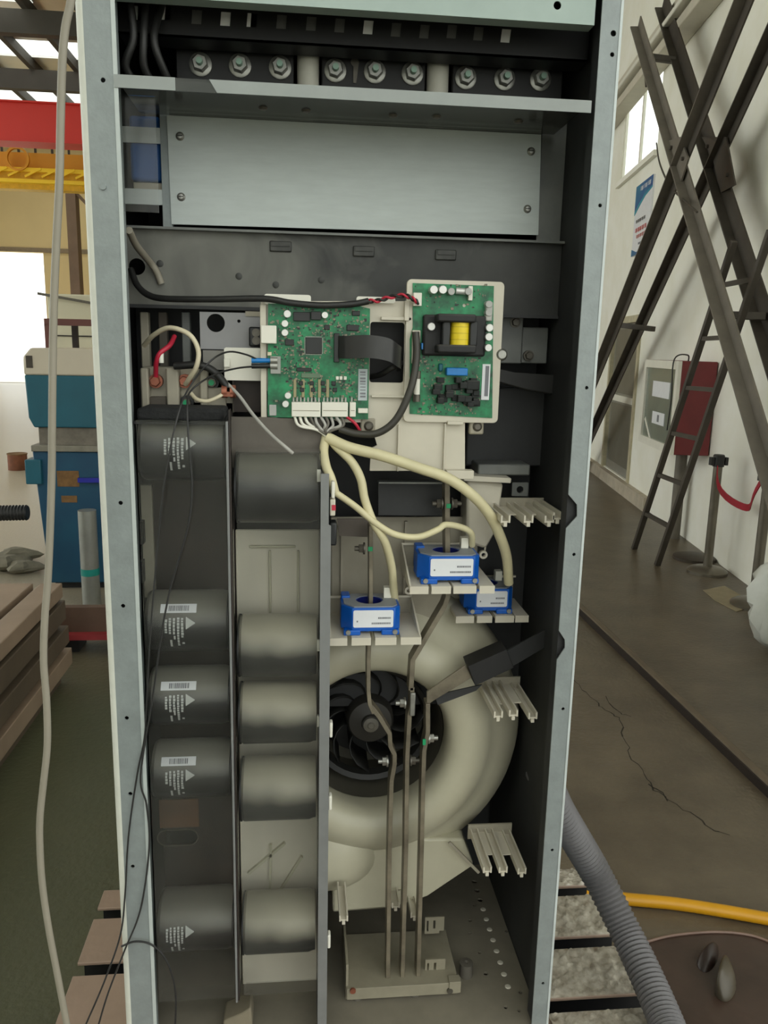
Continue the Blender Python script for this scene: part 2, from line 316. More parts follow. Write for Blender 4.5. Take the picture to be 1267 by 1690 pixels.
ROOFST = mat('roof_steel', S(74, 70, 64), .7, .1, .12, 1)
for k, (a, b) in enumerate(((20, 30), (118, 128))):
    y = onz(60, a, 8.9).y
    struct(MB().box(-13, 5.4, y, y+.25, 8.45, 8.95).build('trim_%d' % (5+k), ROOFST, smooth=0), ('nearer' if k == 0 else 'farther')+' dark steel roof beam under the foil')
yp = [onz(a, b, 9.1).x for a, b in ((20, 70), (70, 60), (95, 40), (20, 145), (60, 150), (80, 150), (110, 20))]
for k in range(12):
    x = -12.2+k*1.18
    MB().box(x-.07, x+.07, 10, 32, 8.95, 9.2).build('purlin', ROOFST, RO, smooth=0)

# ================================================================ RIGHT BACKGROUND
def angle_bar(a, b, off0, off1, w, m, name, label, lite=None, top=None):
    p = wpt(*onw(*a, off0), off0); q = wpt(*onw(*b, off1), off1)
    if top: p = q+(p-q)*((top-q.z)/(p.z-q.z))
    q = p+(q-p)*((.02-p.z)/(q.z-p.z))          # carried down to the floor
    t = thing(name, label, 'brace', p if p.z < q.z else q, 'steel cross braces along the wall')
    d = (q-p).normalized(); side = d.cross(WN).normalized()
    MB().bar(p, q, w, .012, WN).build('web', m, t)
    e = side*(w/2-.006)
    if e.y < 0: e = -e
    MB().bar(p+e+WN*.035, q+e+WN*.035, .012, .08, WN).build('flange', lite or m, t)
    return t
angle_bar((1245, -20), (972, 658), .55, .55, .115, DARKST, 'steel_brace', 'long dark angle iron brace falling from upper right to the cabinet post', MIDST, 6)
angle_bar((1276, 72), (968, 742), .2, .2, .105, DARKST, 'steel_brace', 'dark angle iron brace parallel to the first but closer to the white wall', None, 6)
angle_bar((1055, 36), (1278, 770), .55, .55, .10, MIDST, 'steel_brace', 'lighter grey flat brace crossing in front from upper left to lower right')
angle_bar((1096, 0), (1290, 600), .2, .2, .155, DARKST, 'steel_brace', 'widest dark brace lying close against the wall')
def gusset(pts, off, label):
    P_ = [onw(a, b, off) for a, b in pts]
    o = MB().plate(P_, off, off+.012, tr=wall_tr).build('gusset_plate', MIDST if off > .4 else DARKST, smooth=0)
    tag(o, label, 'gusset plate')
    for k in (0, 2):
        s, z = P_[k]; cx = sum(p[0] for p in P_)/len(P_); cz = sum(p[1] for p in P_)/len(P_)
        s, z = s*.6+cx*.4, z*.6+cz*.4
        MB().cyl(wpt(s, z, off+.012), wpt(s, z, off+.03), .014, 6).build('bolt', DARKST, o)
gusset([(1106, 232), (1124, 226), (1138, 262), (1124, 305), (1110, 285)], .57, 'pale gusset plate where the two front braces cross')
gusset([(1160, 226), (1200, 226), (1215, 305), (1192, 318), (1178, 262)], .22, 'dark gusset plate where the two wall braces cross')
for a, b, lab in (((1062, 93), (1115, 100), 'short steel tie between braces below the window top'), ((1018, 536), (1078, 543), 'short steel tie joining the two left braces above the door'), ((1186, 520), (1262, 522), 'short steel tie between the right braces beside the ladder')):
    p = wpt(*onw(*a, .5), .5); q = wpt(*onw(*b, .22), .22)
    o = MB().bar(p, q, .07, .05).build('steel_tie', DARKST, bev=.004); tag(o, lab, 'tie bar', 'ties between the braces')
o = wire([wpt(*onw(a, b, c), c) for a, b, c in ((1083, 236, .1), (1088, 268, .3), (1104, 305, .5), (1126, 328, .6), (1150, 350, .62))], .008, DARKST, 'sagging_wire', n=6); tag(o, 'dark wire sagging from the window edge to the front brace', 'wire')
o = wire([wpt(*onw(a, b, c), c) for a, b, c in ((1061, 58, .5), (1062, 95, .5), (1066, 143, .5))], .009, DARKST, 'hanging_chain', n=6); tag(o, 'short dark chain hanging beside the window top', 'chain')
# crane rail cornice at the top of the wall
p = onw(1012, 62, .05); q = onw(1120, -10, .05)
o = thing('cable_duct', 'pale boxed duct running high along the white wall', 'duct', wpt(q[0], p[1]+.1, 0))
for k, (z, d, h) in enumerate(((0, .20, .10), (.13, .26, .05), (.21, .16, .16))):
    MB().wbox(q[0]-2.4, p[0]+4, 0, d, 4.62+z, 4.62+z+h).build('duct_run', WHITEP if k == 1 else BEIGE, o, bev=.01)
# poster
ps0, pz1 = onw(1077, 287, .03); ps1, pz0 = onw(1040, 424, .03)
t = thing('wall_poster', 'tall poster with blue header and red lettering below the window', 'poster', wpt((ps0+ps1)/2, pz0, .01))
MB().wbox(ps0, ps1, .0, .02, pz0, pz1).build('board', LABEL, t)
pb = mat('poster_blue', S(40, 66, 140), .5, 0, .25, 4, c2=S(34, 128, 160)); pg = mat('poster_teal', S(40, 150, 170), .5)
W_, H_ = ps1-ps0, pz1-pz0
def pp(u, v): return (ps1-u*W_, pz1-v*H_)       # u: left to right in view, v: downwards
MB().plate([pp(0, 0), pp(1, 0), pp(1, .14), pp(.6, .19), pp(.25, .27), pp(0, .36)], .02, .024, tr=wall_tr).build('header', pb, t, smooth=0)
MB().plate([pp(0, .36), pp(.25, .27), pp(.6, .19), pp(1, .14), pp(1, .165), pp(.6, .22), pp(.3, .31), pp(0, .41)], .02, .0245, tr=wall_tr).build('header_band', pg, t, smooth=0)
MB().plate([pp(0, .9), pp(.3, .96), pp(.7, .965), pp(1, .93), pp(1, 1), pp(0, 1)], .02, .0245, tr=wall_tr).build('footer_band', pb, t, smooth=0)
def glyphs(u0, u1, v, h, n, mt, nm):
    m = MB()
    for k in range(n):
        a = u0+(u1-u0)*k/n; b = a+(u1-u0)/n*.8
        for j in range(3): vv = v+h*j/3; m.plate([pp(a, vv), pp(b, vv), pp(b, vv+h*.13), pp(a, vv+h*.13)], .024, .0265, tr=wall_tr)
        c = a+(b-a)*random.uniform(.2, .7); m.plate([pp(c, v), pp(c+(b-a)*.2, v), pp(c+(b-a)*.2, v+h), pp(c, v+h)], .024, .0265, tr=wall_tr)
    m.build(nm, mt, t, smooth=0)
glyphs(.3, .95, .05, .06, 3, LABEL, 'lettering'); glyphs(.15, .75, .5, .045, 5, mat('dark_ink', S(70, 70, 70)), 'lettering')
glyphs(.15, .85, .62, .06, 5, mat('red_ink', S(200, 70, 70)), 'lettering'); glyphs(.25, .85, .72, .05, 5, mat('red_ink2', S(200, 100, 90)), 'lettering'); glyphs(.4, .8, .84, .03, 5, INK, 'lettering')
# fire hose cabinet
hs0, hz1 = onw(1122, 596, .32); hs1, _ = onw(1066, 594, .32); _, hz0 = onw(1110, 752, .32)
REDC = mat('fire_red', S(112, 36, 38), .45, 0, .12, 4)
t = thing('fire_hose_cabinet', 'red fire hose cabinet with white framed glass door on the wall', 'fire cabinet', wpt((hs0+hs1)/2, hz0, .16))
MB().wbox(hs0, hs1, 0.01, .3, hz0, hz1).build('body', REDC, t, bev=.006)
m = MB(); f = .07
m.plate([(hs0, hz0), (hs1, hz0), (hs1, hz1), (hs0, hz1)], .3, .33, [[(hs0+f, hz0+f), (hs1-f, hz0+f), (hs1-f, hz1-f), (hs0+f, hz1-f)]], wall_tr).build('door_frame', WHITEP, t, smooth=0)
MB().wbox(hs0+f, hs1-f, .3, .31, hz0+f, hz1-f).build('glass', mat('grey_glass', S(120, 128, 118), .15, 0, .1, 3), t, smooth=0)
w_ = hs1-hs0; h_ = hz1-hz0
MB().wbox(hs0+.22*w_, hs0+.72*w_, .311, .316, hz0+.58*h_, hz0+.76*h_).build('notice', LABEL, t, smooth=0)
MB().wbox(hs0+.30*w_, hs0+.66*w_, .311, .316, hz0+.27*h_, hz0+.41*h_).build('notice', LABEL, t, smooth=0)
MB().wbox(hs0+.45*w_, hs0+.50*w_, .316, .319, hz0+.30*h_, hz0+.38*h_).build('numeral', INK, t, smooth=0)
MB().bar(wpt(hs1-.12*w_, hz0+.3*h_, .315), wpt(hs1-.34*w_, hz0+.07*h_, .315), .03, .006, WN).build('tape', WHITEP, t, smooth=0)
wire([wpt(hs0+.3, hz1-.02, .16), wpt(hs0+.2, hz1+.05, .2), wpt(hs0+.1, hz1+.01, .34), wpt(hs0+.08, hz1-.3, .34), wpt(hs0+.1, hz0+.2, .345)], .006, RUBBER, 'cable', t)
o = MB().cyl(wpt(hs0+.42, .0, .1), wpt(hs0+.42, hz0+.02, .1), .05, 14).build('standpipe', MIDST); tag(o, 'grey standpipe rising from the floor to the fire cabinet', 'pipe')
o = MB().cyl(wpt(hs0+.62, .0, .07), wpt(hs0+.62, hz0+.02, .07), .016, 10).build('thin_pipe', BROWNM); tag(o, 'thin brown pipe below the left edge of the fire cabinet', 'pipe')
# ladder
LX = 2.77
a0, a1 = onz(1046, 906, 0), onz(1084, 933, 0); b0, b1 = onx(1211, 398, LX), onx(1272, 380, LX)
t = thing('ladder', 'thin dark steel ladder leaning in front of the fire cabinet', 'ladder', (a0+a1)/2)
for p, q in ((a0, b0), (a1, b1)): MB().bar(p, q, .035, .045, (1, 0, 0)).build('rail', DARKST, t, bev=.004)
for i in range(6):
    k = (.145+i*.148)
    MB().bar(a0.lerp(b0, k), a1.lerp(b1, k), .03, .03, (1, 0, 0)).build('rung', DARKST, t)
# stanchions and belt
CHROME = mat('dull_chrome', S(120, 114, 102), .3, .6, .15, 5)
REDB = mat('red_belt', S(158, 22, 40), .6, 0, .1, 20)
tops = []
for (bx, by), (tx, ty), lab in (((1166, 945), (1178, 748), 'chrome belt stanchion between the ladder and the other post'), ((1243, 1000), (1256, 770), 'chrome belt stanchion at the right edge of the picture')):
    b = onz(bx, by, 0); h = min(1.02, onx(tx, ty, b.x).z)
    t = thing('belt_stanchion', lab, 'stanchion', b, 'crowd control stanchions')
    MB().lathe(b, [(0, 0), (.15, 0), (.15, .02), (.12, .04), (.04, .055), (.0, .055)], 32, 'Z').build('base', CHROME, t)
    MB().cyl(b+V((0, 0, .05)), b+V((0, 0, h-.09)), .033, 18).build('post', CHROME, t)
    MB().lathe(b+V((0, 0, h-.09)), [(.0, 0), (.042, 0), (.042, .08), (.036, .09), (0, .09)], 18, 'Z').build('belt_head', RUBBER, t)
    tops.append(b+V((0, 0, h-.045)))
    for s_ in (-1, 1): MB().box(b.x+s_*.055-.012, b.x+s_*.055+.012, b.y-.02, b.y+.02, b.z+h-.08, b.z+h-.02).build('belt_slot', RUBBER, t)
def belt(p, q, sag, label):
    m = MB(); n = 16
    for k in range(n+1):
        u = k/n; c = p.lerp(q, u)-V((0, 0, sag*4*u*(1-u))); c += V((-.035*math.sin(u*9), .03*math.sin(u*7), 0))
        for d in (V((-.004, 0, -.025)), V((-.004, 0, .025)), V((.004, 0, .025)), V((.004, 0, -.025))): m.v.append(c+d)
    for k in range(n):
        for j in range(4): m.f.append((4*k+j, 4*k+(j+1) % 4, 4*k+4+(j+1) % 4, 4*k+4+j))
    return tag(m.build('retractable_belt', REDB, smooth=60), label, 'belt')
belt(tops[0], tops[1], .28, 'red belt sagging between the two chrome stanchions')
belt(tops[1], tops[1]+V((.1, -.9, -.1)), .35, 'red belt running on past the right picture edge')
o = MB().lathe(onz(1150, 925, 0)+V((0, 0.05, 0)), [(0, .0), (.17, 0), (.17, .022), (.12, .035), (0, .038)], 28, 'Z').build('spare_base', mat('dark_base', S(70, 62, 52), .5, .3)); tag(o, 'round dark spare base lying behind the nearer chrome stanchion', 'base')
# white bag at the right edge
bp_ = wpt(onw(1292, 960, .35)[0], 0, .35)
m = MB(); c = bp_+V((0, 0, .27)); n = 18
for i in range(11):
    ph = math.pi*i/10; rr = math.sin(ph)**.7
    for k in range(n):
        th = 2*math.pi*k/n; q = 1+.16*math.sin(5*th+i)+.12*math.sin(9*th-2*i)+.1*math.sin(3*th)
        m.v.append(c+V((.15*rr*q*math.cos(th), .15*rr*q*math.sin(th), -.26*math.cos(ph))))
for i in range(10):
    for k in range(n): m.f.append((i*n+k, i*n+(k+1) % n, (i+1)*n+(k+1) % n, (i+1)*n+k))
tag(m.build('plastic_bag', mat('white_bag', S(206, 208, 200), .35, 0, .06, 8, .3, 12), smooth=50), 'white filled plastic bag beside the rightmost stanchion', 'bag')
o = MB().plate([(onz(a, b, 0).x, onz(a, b, 0).y) for a, b in ((1160, 975), (1195, 968), (1225, 985), (1240, 1003), (1215, 1010), (1180, 992))], .001, .006, tr=lambda x, z, y: V((x, z, y))).build('cardboard_scrap', mat('card', S(150, 138, 112), .9), smooth=0); tag(o, 'flat scrap of pale cardboard on the floor by the stanchions', 'scrap')

# ================================================================ LEFT BACKGROUND
# overhead cranes
YEL = mat('crane_yellow', S(250, 208, 44), .5, 0, .06, .6); ORA = mat('crane_amber', S(214, 146, 34), .5, 0, .08, .6); RED = mat('crane_red', S(206, 44, 32), .5, 0, .06, .6)
def zrow(py, Y): return at(60, py, Y).z
Yc = 24
t = thing('yellow_crane_girder', 'yellow overhead crane girder with walkway rail below the red one', 'crane', (-8, Yc+.3, zrow(313, Yc)))
MB().box(-13, 5.2, Yc+.2, Yc+.5, zrow(278, Yc), zrow(250, Yc)).build('web', ORA, t)
MB().box(-13, 5.2, Yc, Yc+.6, zrow(284, Yc), zrow(277, Yc)).build('flange', YEL, t)
MB().box(-13, 5.2, Yc+.1, Yc+.5, zrow(297, Yc), zrow(284, Yc)).build('lower_web', mat('crane_ochre', S(222, 176, 34), .5), t)
MB().box(-13, 5.2, Yc-.1, Yc+.6, zrow(303, Yc), zrow(297, Yc)).build('lower_flange', YEL, t)
MB().box(-13, 5.2, Yc+.1, Yc+.5, zrow(312, Yc), zrow(303, Yc)).build('bottom_chord', mat('crane_ochre', S(222, 176, 34), .5), t)
for k in range(9):
    x = at(-60+k*28, 240, Yc).x
    MB().box(x-.03, x+.03, Yc+.3, Yc+.34, zrow(250, Yc), zrow(232, Yc)).build('rail_post', DARKST, t, smooth=0)
    if k < 8: x2 = at(-46+k*28, 240, Yc).x; MB().bar((x2, Yc, zrow(292, Yc)), (x2+.45, Yc, zrow(278, Yc)), .05, .06).build('stiffener', YEL, t, smooth=0)
MB().box(-13, 5.2, Yc+.3, Yc+.34, zrow(234, Yc), zrow(233, Yc)).build('handrail', DARKST, t, smooth=0)
cw = at(29, 262, Yc)
MB().lathe(cw, [(.27, -.05), (.33, -.05), (.33, .05), (.27, .05), (.27, -.05)], 24, 'Y').build('cable_sheave', ORA, t)
t = thing('red_crane_girder', 'red overhead crane girder spanning under the foil roof', 'crane', (-8, 20.3, zrow(234, 20)))
MB().box(-13, 5.2, 20, 20.6, zrow(234, 20), zrow(170, 20)).build('web', RED, t)
MB().box(-13, 5.2, 19.9, 20.7, zrow(171, 20), zrow(168.5, 20)).build('flange', RED, t); MB().box(-13, 5.2, 19.95, 20.65, zrow(235, 20), zrow(233.5, 20)).build('flange', RED, t)
# far column and its pipe
x0 = at(112, 400, 30).x; x1 = at(128, 400, 30).x
t = thing('wall_column', 'brown steel column against the cream end wall', 'column', ((x0+x1)/2, 30.3, 0))
MB().box(x0, x1, 30, 30.5, 0, at(118, 312, 30).z).build('shaft', mat('column_brown', S(118, 96, 78), .7, 0, .1, 2), t, smooth=0)
MB().bar((x1, 30.2, at(128, 318, 30).z), (x1+.55, 30.2, at(128, 345, 30).z), .12, .1).build('bracket', mat('column_brown', S(118, 96, 78)), t, smooth=0)
# pale sheds and frames beyond the machine
x0 = at(80, 540, 12).x
t = thing('pale_cabinet', 'pale equipment cabinet behind the blue machine', 'cabinet', (x0+.8, 12.3, 0))
MB().box(x0, x0+2.2, 12, 12.8, 0, zrow(484, 12)).build('body', mat('pale_sheet', S(206, 200, 176), .6, 0, .04, 1), t, bev=.02)
MB().box(x0, x0+2.2, 11.98, 12, zrow(552, 12)-.02, zrow(552, 12)).build('seam', BROWNM, t, smooth=0)
MB().bar((x0-.1, 11.9, zrow(487, 12)+.02), (x0+.8, 11.9, zrow(500, 12)), .04, .04).build('hasp_bar', STEELD, t)
MRN = mat('maroon_frame', S(104, 62, 56), .6, 0, .1, 3)
x0 = at(73, 540, 8).x; x1 = at(83, 540, 8).x
t = thing('maroon_rack', 'maroon steel rack behind the blue machine', 'rack', ((x0+x1)/2, 8.1, 0))
MB().box(x0, x1, 8, 8.1, 0, zrow(535, 8)).build('post', MRN, t); MB().box(x0, x0+1.4, 8, 8.1, zrow(536, 8), zrow(525, 8)).build('top_rail', MRN, t)
xb = at(105, 540, 8).x; MB().box(xb, xb+.06, 8.3, 8.36, 0, zrow(530, 8)).build('post', BROWNM, t)
# blue machine
MB_ = mat('machine_blue', S(16, 62, 92), .45, 0, .12, 3, c2=S(22, 78, 104)); MBT = mat('machine_teal', S(24, 88, 106), .45, 0, .1, 3); MCR = mat('machine_cream', S(196, 186, 168), .5, 0, .05, 2)
Ym = 4.1
def mz(py): return at(100, py, Ym).z
xl = at(42, 660, Ym).x
t = thing('blue_machine', 'blue industrial machine with cream top cover beyond the cabinet', 'machine', (xl+.45, Ym+.4, 0))
m = MB().plate([(xl, mz(620)), (xl+.9, mz(620)), (xl+.9, mz(575)), (xl+.05, mz(575)), (xl, mz(590))], Ym, Ym+.8); m.build('top_cover', MCR, t, bev=.012)
MB().box(xl+.02, xl+.06, Ym-.004, Ym, mz(608), mz(588)).build('vent', DARKST, t)
m = MB().plate([(xl+.04, mz(706)), (xl+.9, mz(706)), (xl+.9, mz(620)), (xl, mz(620)), (xl+.01, mz(690))], Ym+.005, Ym+.8); m.build('upper_body', MBT, t, bev=.008)
MB().box(xl+.06, xl+.9, Ym+.03, Ym+.78, mz(735), mz(706)).build('neck', mat('neck_grey', S(112, 106, 96), .6, .1, .3, 10), t)
MB().box(xl+.02, xl+.9, Ym-.02, Ym+.8, mz(745), mz(735)).build('rim', mat('rim_grey', S(130, 126, 114), .5, .2, .2, 10), t, bev=.004)
m = MB().plate([(xl+.08, mz(962)), (xl+.9, mz(962)), (xl+.9, mz(745)), (xl+.02, mz(745)), (xl+.04, mz(820))], Ym, Ym+.8); m.build('lower_body', MB_, t, bev=.008)
MB().box(xl-.02, xl+.08, Ym-.04, Ym+.1, mz(798), mz(758)).build('side_box', MBT, t, bev=.006)
RUST = mat('worn_patch', S(118, 86, 48), .7, 0, .3, 20)
a = at(95, 800, Ym).x; MB().box(a, a+.14, Ym-.004, Ym, mz(803), mz(777)).build('worn_plate', RUST, t); MB().box(a+.02, a+.12, Ym-.004, Ym, mz(829), mz(818)).build('worn_plate', RUST, t)
MB().bar((a+.14, Ym-.03, mz(791)), (a+.34, Ym-.03, mz(791)), .02, .03).build('lever', mat('lever_blue', S(34, 40, 150), .4), t)
MB().box(xl+.1, xl+.85, Ym+.05, Ym+.75, 0, mz(962)).build('plinth', BLACKM, t)
# grey pipe standing
p = onz(152, 1003, 0)
t = thing('galvanised_pipe', 'galvanised pipe standing upright in front of the blue machine', 'pipe', p)
zt = at(152, 842, p.y).z
MB().cyl(p, p+V((0, 0, zt)), .055, 20).build('tube', mat('pipe_zinc', S(150, 152, 146), .35, .5, .12, 8), t)
MB().cyl(p+V((0, 0, at(152, 948, p.y).z)), p+V((0, 0, at(152, 937, p.y).z)), .0565, 20).build('tape_band', mat('teal_tape', S(20, 130, 120), .5), t)
# corrugated black hose at the far left
p = at(-60, 848, 4.2); q = at(46, 846, 4.2); n = 40
pts = [p.lerp(q, k/n) for k in range(n+1)]
tag(MB().tube(pts, [.05+(.004 if k % 2 else -.003) for k in range(n+1)], 14).build('black_duct_hose', RUBBER), 'black corrugated hose entering the blue machine from the left', 'hose')
# odds and ends on the floor near the machine
p = onz(30, 775, 0)
t = thing('paint_tin', 'rusty reddish tin standing on the floor beside the machine', 'tin', p)
MB().cyl(p, p+V((0, 0, .2)), .12, 20).build('body', mat('rust_tin', S(120, 72, 48), .6, .2, .3, 8), t); MB().lathe(p, [(0, .2), (.125, .2), (.125, .215), (.1, .205), (0, .205)], 20, 'Z').build('rim', RUST, t)
for k, (px, py, s_) in enumerate(((10, 940, .16), (38, 945, .13), (28, 925, .15))):
    p = onz(px, py, 0); m = MB(); n = 10
    for i in range(5):
        for j in range(n):
            th = 2*math.pi*j/n; rr = s_*math.sin(math.pi*(i+.6)/5.2)*(1+.3*math.sin(3*th+k)+.12*math.sin(7*th+i)); m.v.append(p+V((rr*math.cos(th), rr*.7*math.sin(th), .1*s_/.15*i/4)))
    for i in range(4):
        for j in range(n): m.f.append((i*n+j, i*n+(j+1) % n, (i+1)*n+(j+1) % n, (i+1)*n+j))
    m.f.append(tuple(range(n))); m.f.append(tuple(range(4*n, 5*n)))
    tag(m.build('rag_bundle', mat('grey_rag', S(128, 122, 106), .9, 0, .2, 10), smooth=0), ('leftmost', 'rightmost', 'hindmost')[k]+' of the grey crumpled rags beside the blue machine', 'rag', 'crumpled rags on the floor')
p = onz(45, 955, .3)
# slotted iron bed at the left
IRON = mat('bed_iron_side', S(96, 84, 70), .6, .1, .15, 4); IRONT = mat('bed_iron_top', S(150, 130, 112), .55, .05, .12, 3)
t = thing('iron_bed', 'slotted cast iron bed with stepped side at the left edge', 'iron bed', (-1.7, 1.7, 0))
Yb = 2.56
lay = [(962, 985), (991, 1022), (1034, 1062), (1072, 1098)]; zs = [(at(100, a, Yb).z, at(100, b, Yb).z) for a, b in lay]
for k, (a, b) in enumerate(zs):
    xr = -1.232+.006*k
    if k == 0:
        sx = onz(60, 966, .5).x
        MB().box(-2.6, sx-.02, .3, Yb, b, a).build('top_plate', IRONT, t, bev=.004); MB().box(sx+.015, xr, .3, Yb, b, a).build('top_plate', IRONT, t, bev=.004)
        MB().box(sx-.02, sx+.015, .3, Yb, b, a-.04).build('slot_floor', BLACKM, t)
    else: MB().box(-2.6, xr, .3, Yb+.01*k, b, a).build('flange_layer', IRONT if k == 3 else IRON, t, bev=.004)
    if k < 3: MB().box(-2.6, xr-.03, .3, Yb-.03, zs[k+1][0], b).build('recess', IRON, t)
MB().box(-2.6, -1.26, .3, Yb-.02, 0, zs[3][1]).build('foot', IRON, t)
# brown steel beam beyond it
p = at(64, 1025, 2.95)
t = thing('steel_channel', 'rusty brown steel channel lying behind the iron bed', 'beam', (p.x+.5, 3, 0))
za, zb = at(120, 1003, 2.95).z, at(120, 1043, 2.95).z
MB().box(p.x, p.x+1.1, 2.95, 3.0, zb, za).build('web', mat('rust_brown', S(92, 70, 56), .7, 0, .2, 5), t)
MB().box(p.x, p.x+1.1, 2.9, 3.1, zb-.03, zb).build('flange', mat('faded_red', S(150, 50, 54), .6, 0, .2, 6), t)
MB().box(p.x+.1, p.x+.2, 2.95, 3.1, 0, zb-.03).build('foot', BLACKM, t); MB().box(p.x+.9, p.x+1.0, 2.95, 3.1, 0, zb-.03).build('foot', BLACKM, t)
# ================================================================ BED PLATE UNDER THE CABINET
BEDL = mat('bed_plate_iron', S(150, 128, 112), .55, .05, .14, 5, .1, 60)
FILM = mat('plastic_film', S(136, 126, 110), .18, .1, .2, 22, .3, 60, c2=S(206, 198, 184), coat=1)
t = thing('slotted_bed_plate', 'slotted iron bed plate the open cabinet stands on', 'bed plate', (.05, 0, 0))
cuts = [-.60, -.435, -.26, -.085, .088, .262, .437, .52]
for k in range(len(cuts)-1):
    a, b = cuts[k]+.019, cuts[k+1]-(.019 if k < len(cuts)-2 else 0)
    MB().box(-.565, .665, a-.001, b+.001, .312, .32).build('plank', BEDL, t, bev=.002)
    MB().box(-.56, .66, a+.03, b-.03, .2, .312).build('web', BLACKM, t)
    if b < -.1: continue
    m = MB(); nx, ny = 34, 22; rf = random.Random(40+k)
    for i in range(nx+1):
        for j in range(ny+1):
            e = .0 if j in (0, ny) else rf.random()**2*.008
            m.v.append(V((.425+.237*i/nx, a+(b-a)*j/ny, .3206+e)))
    for i in range(nx):
        for j in range(ny): q = i*(ny+1)+j; m.f.append((q, q+ny+1, q+ny+2, q+1))
    m.build('film_sheet', FILM, t, smooth=80)
MB().box(-.56, .66, -.6, .51, 0, .2).build('base', BLACKM, t)

# ================================================================ CABINET
C = thing('drive_cabinet', 'tall open galvanised steel cabinet with the drive unit inside', 'cabinet', (0, .25, .32))
DEP = .5
def fr(pts): return poly(pts, 0)
# left post
m = MB().plate([(-.388, .32), (-.349, .32), (-.349, 2.36), (-.388, 2.36)], 0, .0025, [circ(at(a, b, 0).x, at(a, b, 0).z, .0035, 10) for a, b in ((170, 132), (209, 1185), (215, 1310), (219, 1430), (199, 830), (203, 1000))])
m.box(-.3515, -.349, .0025, .045, .32, 2.36)
pl = m.build('front_post', GALV, C, smooth=0)
m = MB(); n = 6; prof = []
for k in range(n+1): th = math.pi/2*k/n; prof.append((-.388-.012*math.sin(th), .012-.012*math.cos(th)))
m.plate([(x, y) for x, y in prof]+[(-.397, .012), (-.388, .003)], .32, 2.36, tr=lambda x, z, y: V((x, z, y))); m.build('edge_roll', GALVW, C)  # pale colour paints in the light caught on the rounded corner
m = MB(); m.box(-.349, -.343, -.001, .0015, .32, 2.36); m.build('inner_lip', mat('lip_grey', S(188, 196, 194), .45, .1, .05, 20), C, smooth=0)
s = at(170, 308, 0); MB().cyl((s.x, .0, s.z), (s.x, -.003, s.z), .005, 12).build('screw', GALV, C)
# right post with notched inner edge
inner = [(993, 43), (980, 205), (969, 384), (964, 440), (951, 589), (938.5, 787), (939, 816), (952, 833), (952, 852), (935, 872), (923, 1041), (932, 1056), (932, 1069), (918, 1089), (899, 1360), (878, 1671)]
ip = fr(inner)
def sx(x): return x
out = [(.369, 2.36)]+[((.369 if i not in (7, 8, 11, 12) else x), z) for i, (x, z) in enumerate(ip)]+[(.369, .32), (.4, .32), (.4, 2.36)]
hs = [circ(at(a, b, 0).x, at(a, b, 0).z, r, 10) for a, b, r in ((1012, 55, .0045), (1010, 90, .0035), (990, 339, .003), (968, 640, .003), (947, 915, .003), (929, 1170, .003), (911, 1403, .003), (896, 1623, .003))]
MB().plate(out, 0, .0025, hs).build('front_post', GALV, C, smooth=0)
MB().box(.398, .402, -.001, .02, .32, 2.36).build('edge_roll', mat('galv_pale', S(196, 204, 204), .45, .1), C, smooth=0)
# box behind
MB().box(-.4, -.3975, .012, DEP, .32, 2.36).build('side_panel', GALVW, C, smooth=0)
MB().box(.3965, .399, .02, DEP, .32, 2.36).build('side_panel', GALV, C, smooth=0)
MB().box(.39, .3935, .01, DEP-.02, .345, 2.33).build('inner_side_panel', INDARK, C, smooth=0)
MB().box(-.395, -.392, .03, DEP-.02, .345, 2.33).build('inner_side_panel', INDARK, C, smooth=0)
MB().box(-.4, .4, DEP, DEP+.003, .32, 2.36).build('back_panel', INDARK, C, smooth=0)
MB().box(-.4, .4, -.0, DEP, 2.36, 2.364).build('roof_panel', GALV, C, smooth=0)
# floor plate, perforated at the right
hl = [circ(.348, .102+k*.0333, .0065, 10) for k in range(6, 11)]+[circ(.37, .085, .004, 8), circ(.385, .26, .004, 8), circ(.30, .26, .004, 8), circ(.31, .14, .005, 8), circ(.33, .05, .004, 8), circ(.355, .04, .004, 8)]
hl += [circ(.31+.02*(k % 2), .20+.05*k, .004, 8) for k in range(4) if k != 1]
MB().plate([(-.39, .003), (.389, .003), (.389, DEP), (-.39, DEP)], .355, .36, hl, tr=lambda x, z, y: V((x, z, y))).build('floor_plate', mat('dusty_floor_plate', S(126, 120, 106), .7, 0, .18, 6), C, smooth=0)
LITE = mat('lit_hole', S(206, 202, 188), .5)
for k in range(8): MB().lathe((.348, .102+k*.0333, .36), [(0, .002), (.005, .0015), (.0065, 0)], 12, 'Z').build('plug', LITE, C)  # pale domes stand for light shining up through the floor holes
MB().box(-.39, .389, .0, .003, .32, .36).build('toe_strip', GALV, C, smooth=0)
# header
hz = at(982, 40, 0).z
hh = at(921, 7, 0)
MB().plate([(-.348, hz), (.36, hz), (.36, 2.36), (-.348, 2.36)], .004, .0065, [circ(hh.x, hh.z, .006, 12)]).build('header', HEAD, C, smooth=0)
MB().box(-.348, .36, .0065, .03, hz, hz+.002).build('header_return', HEAD, C, smooth=0)
MB().box(.372, .39, .012, .04, .33, 2.34).build('rear_flange', INDARK, C, smooth=0)

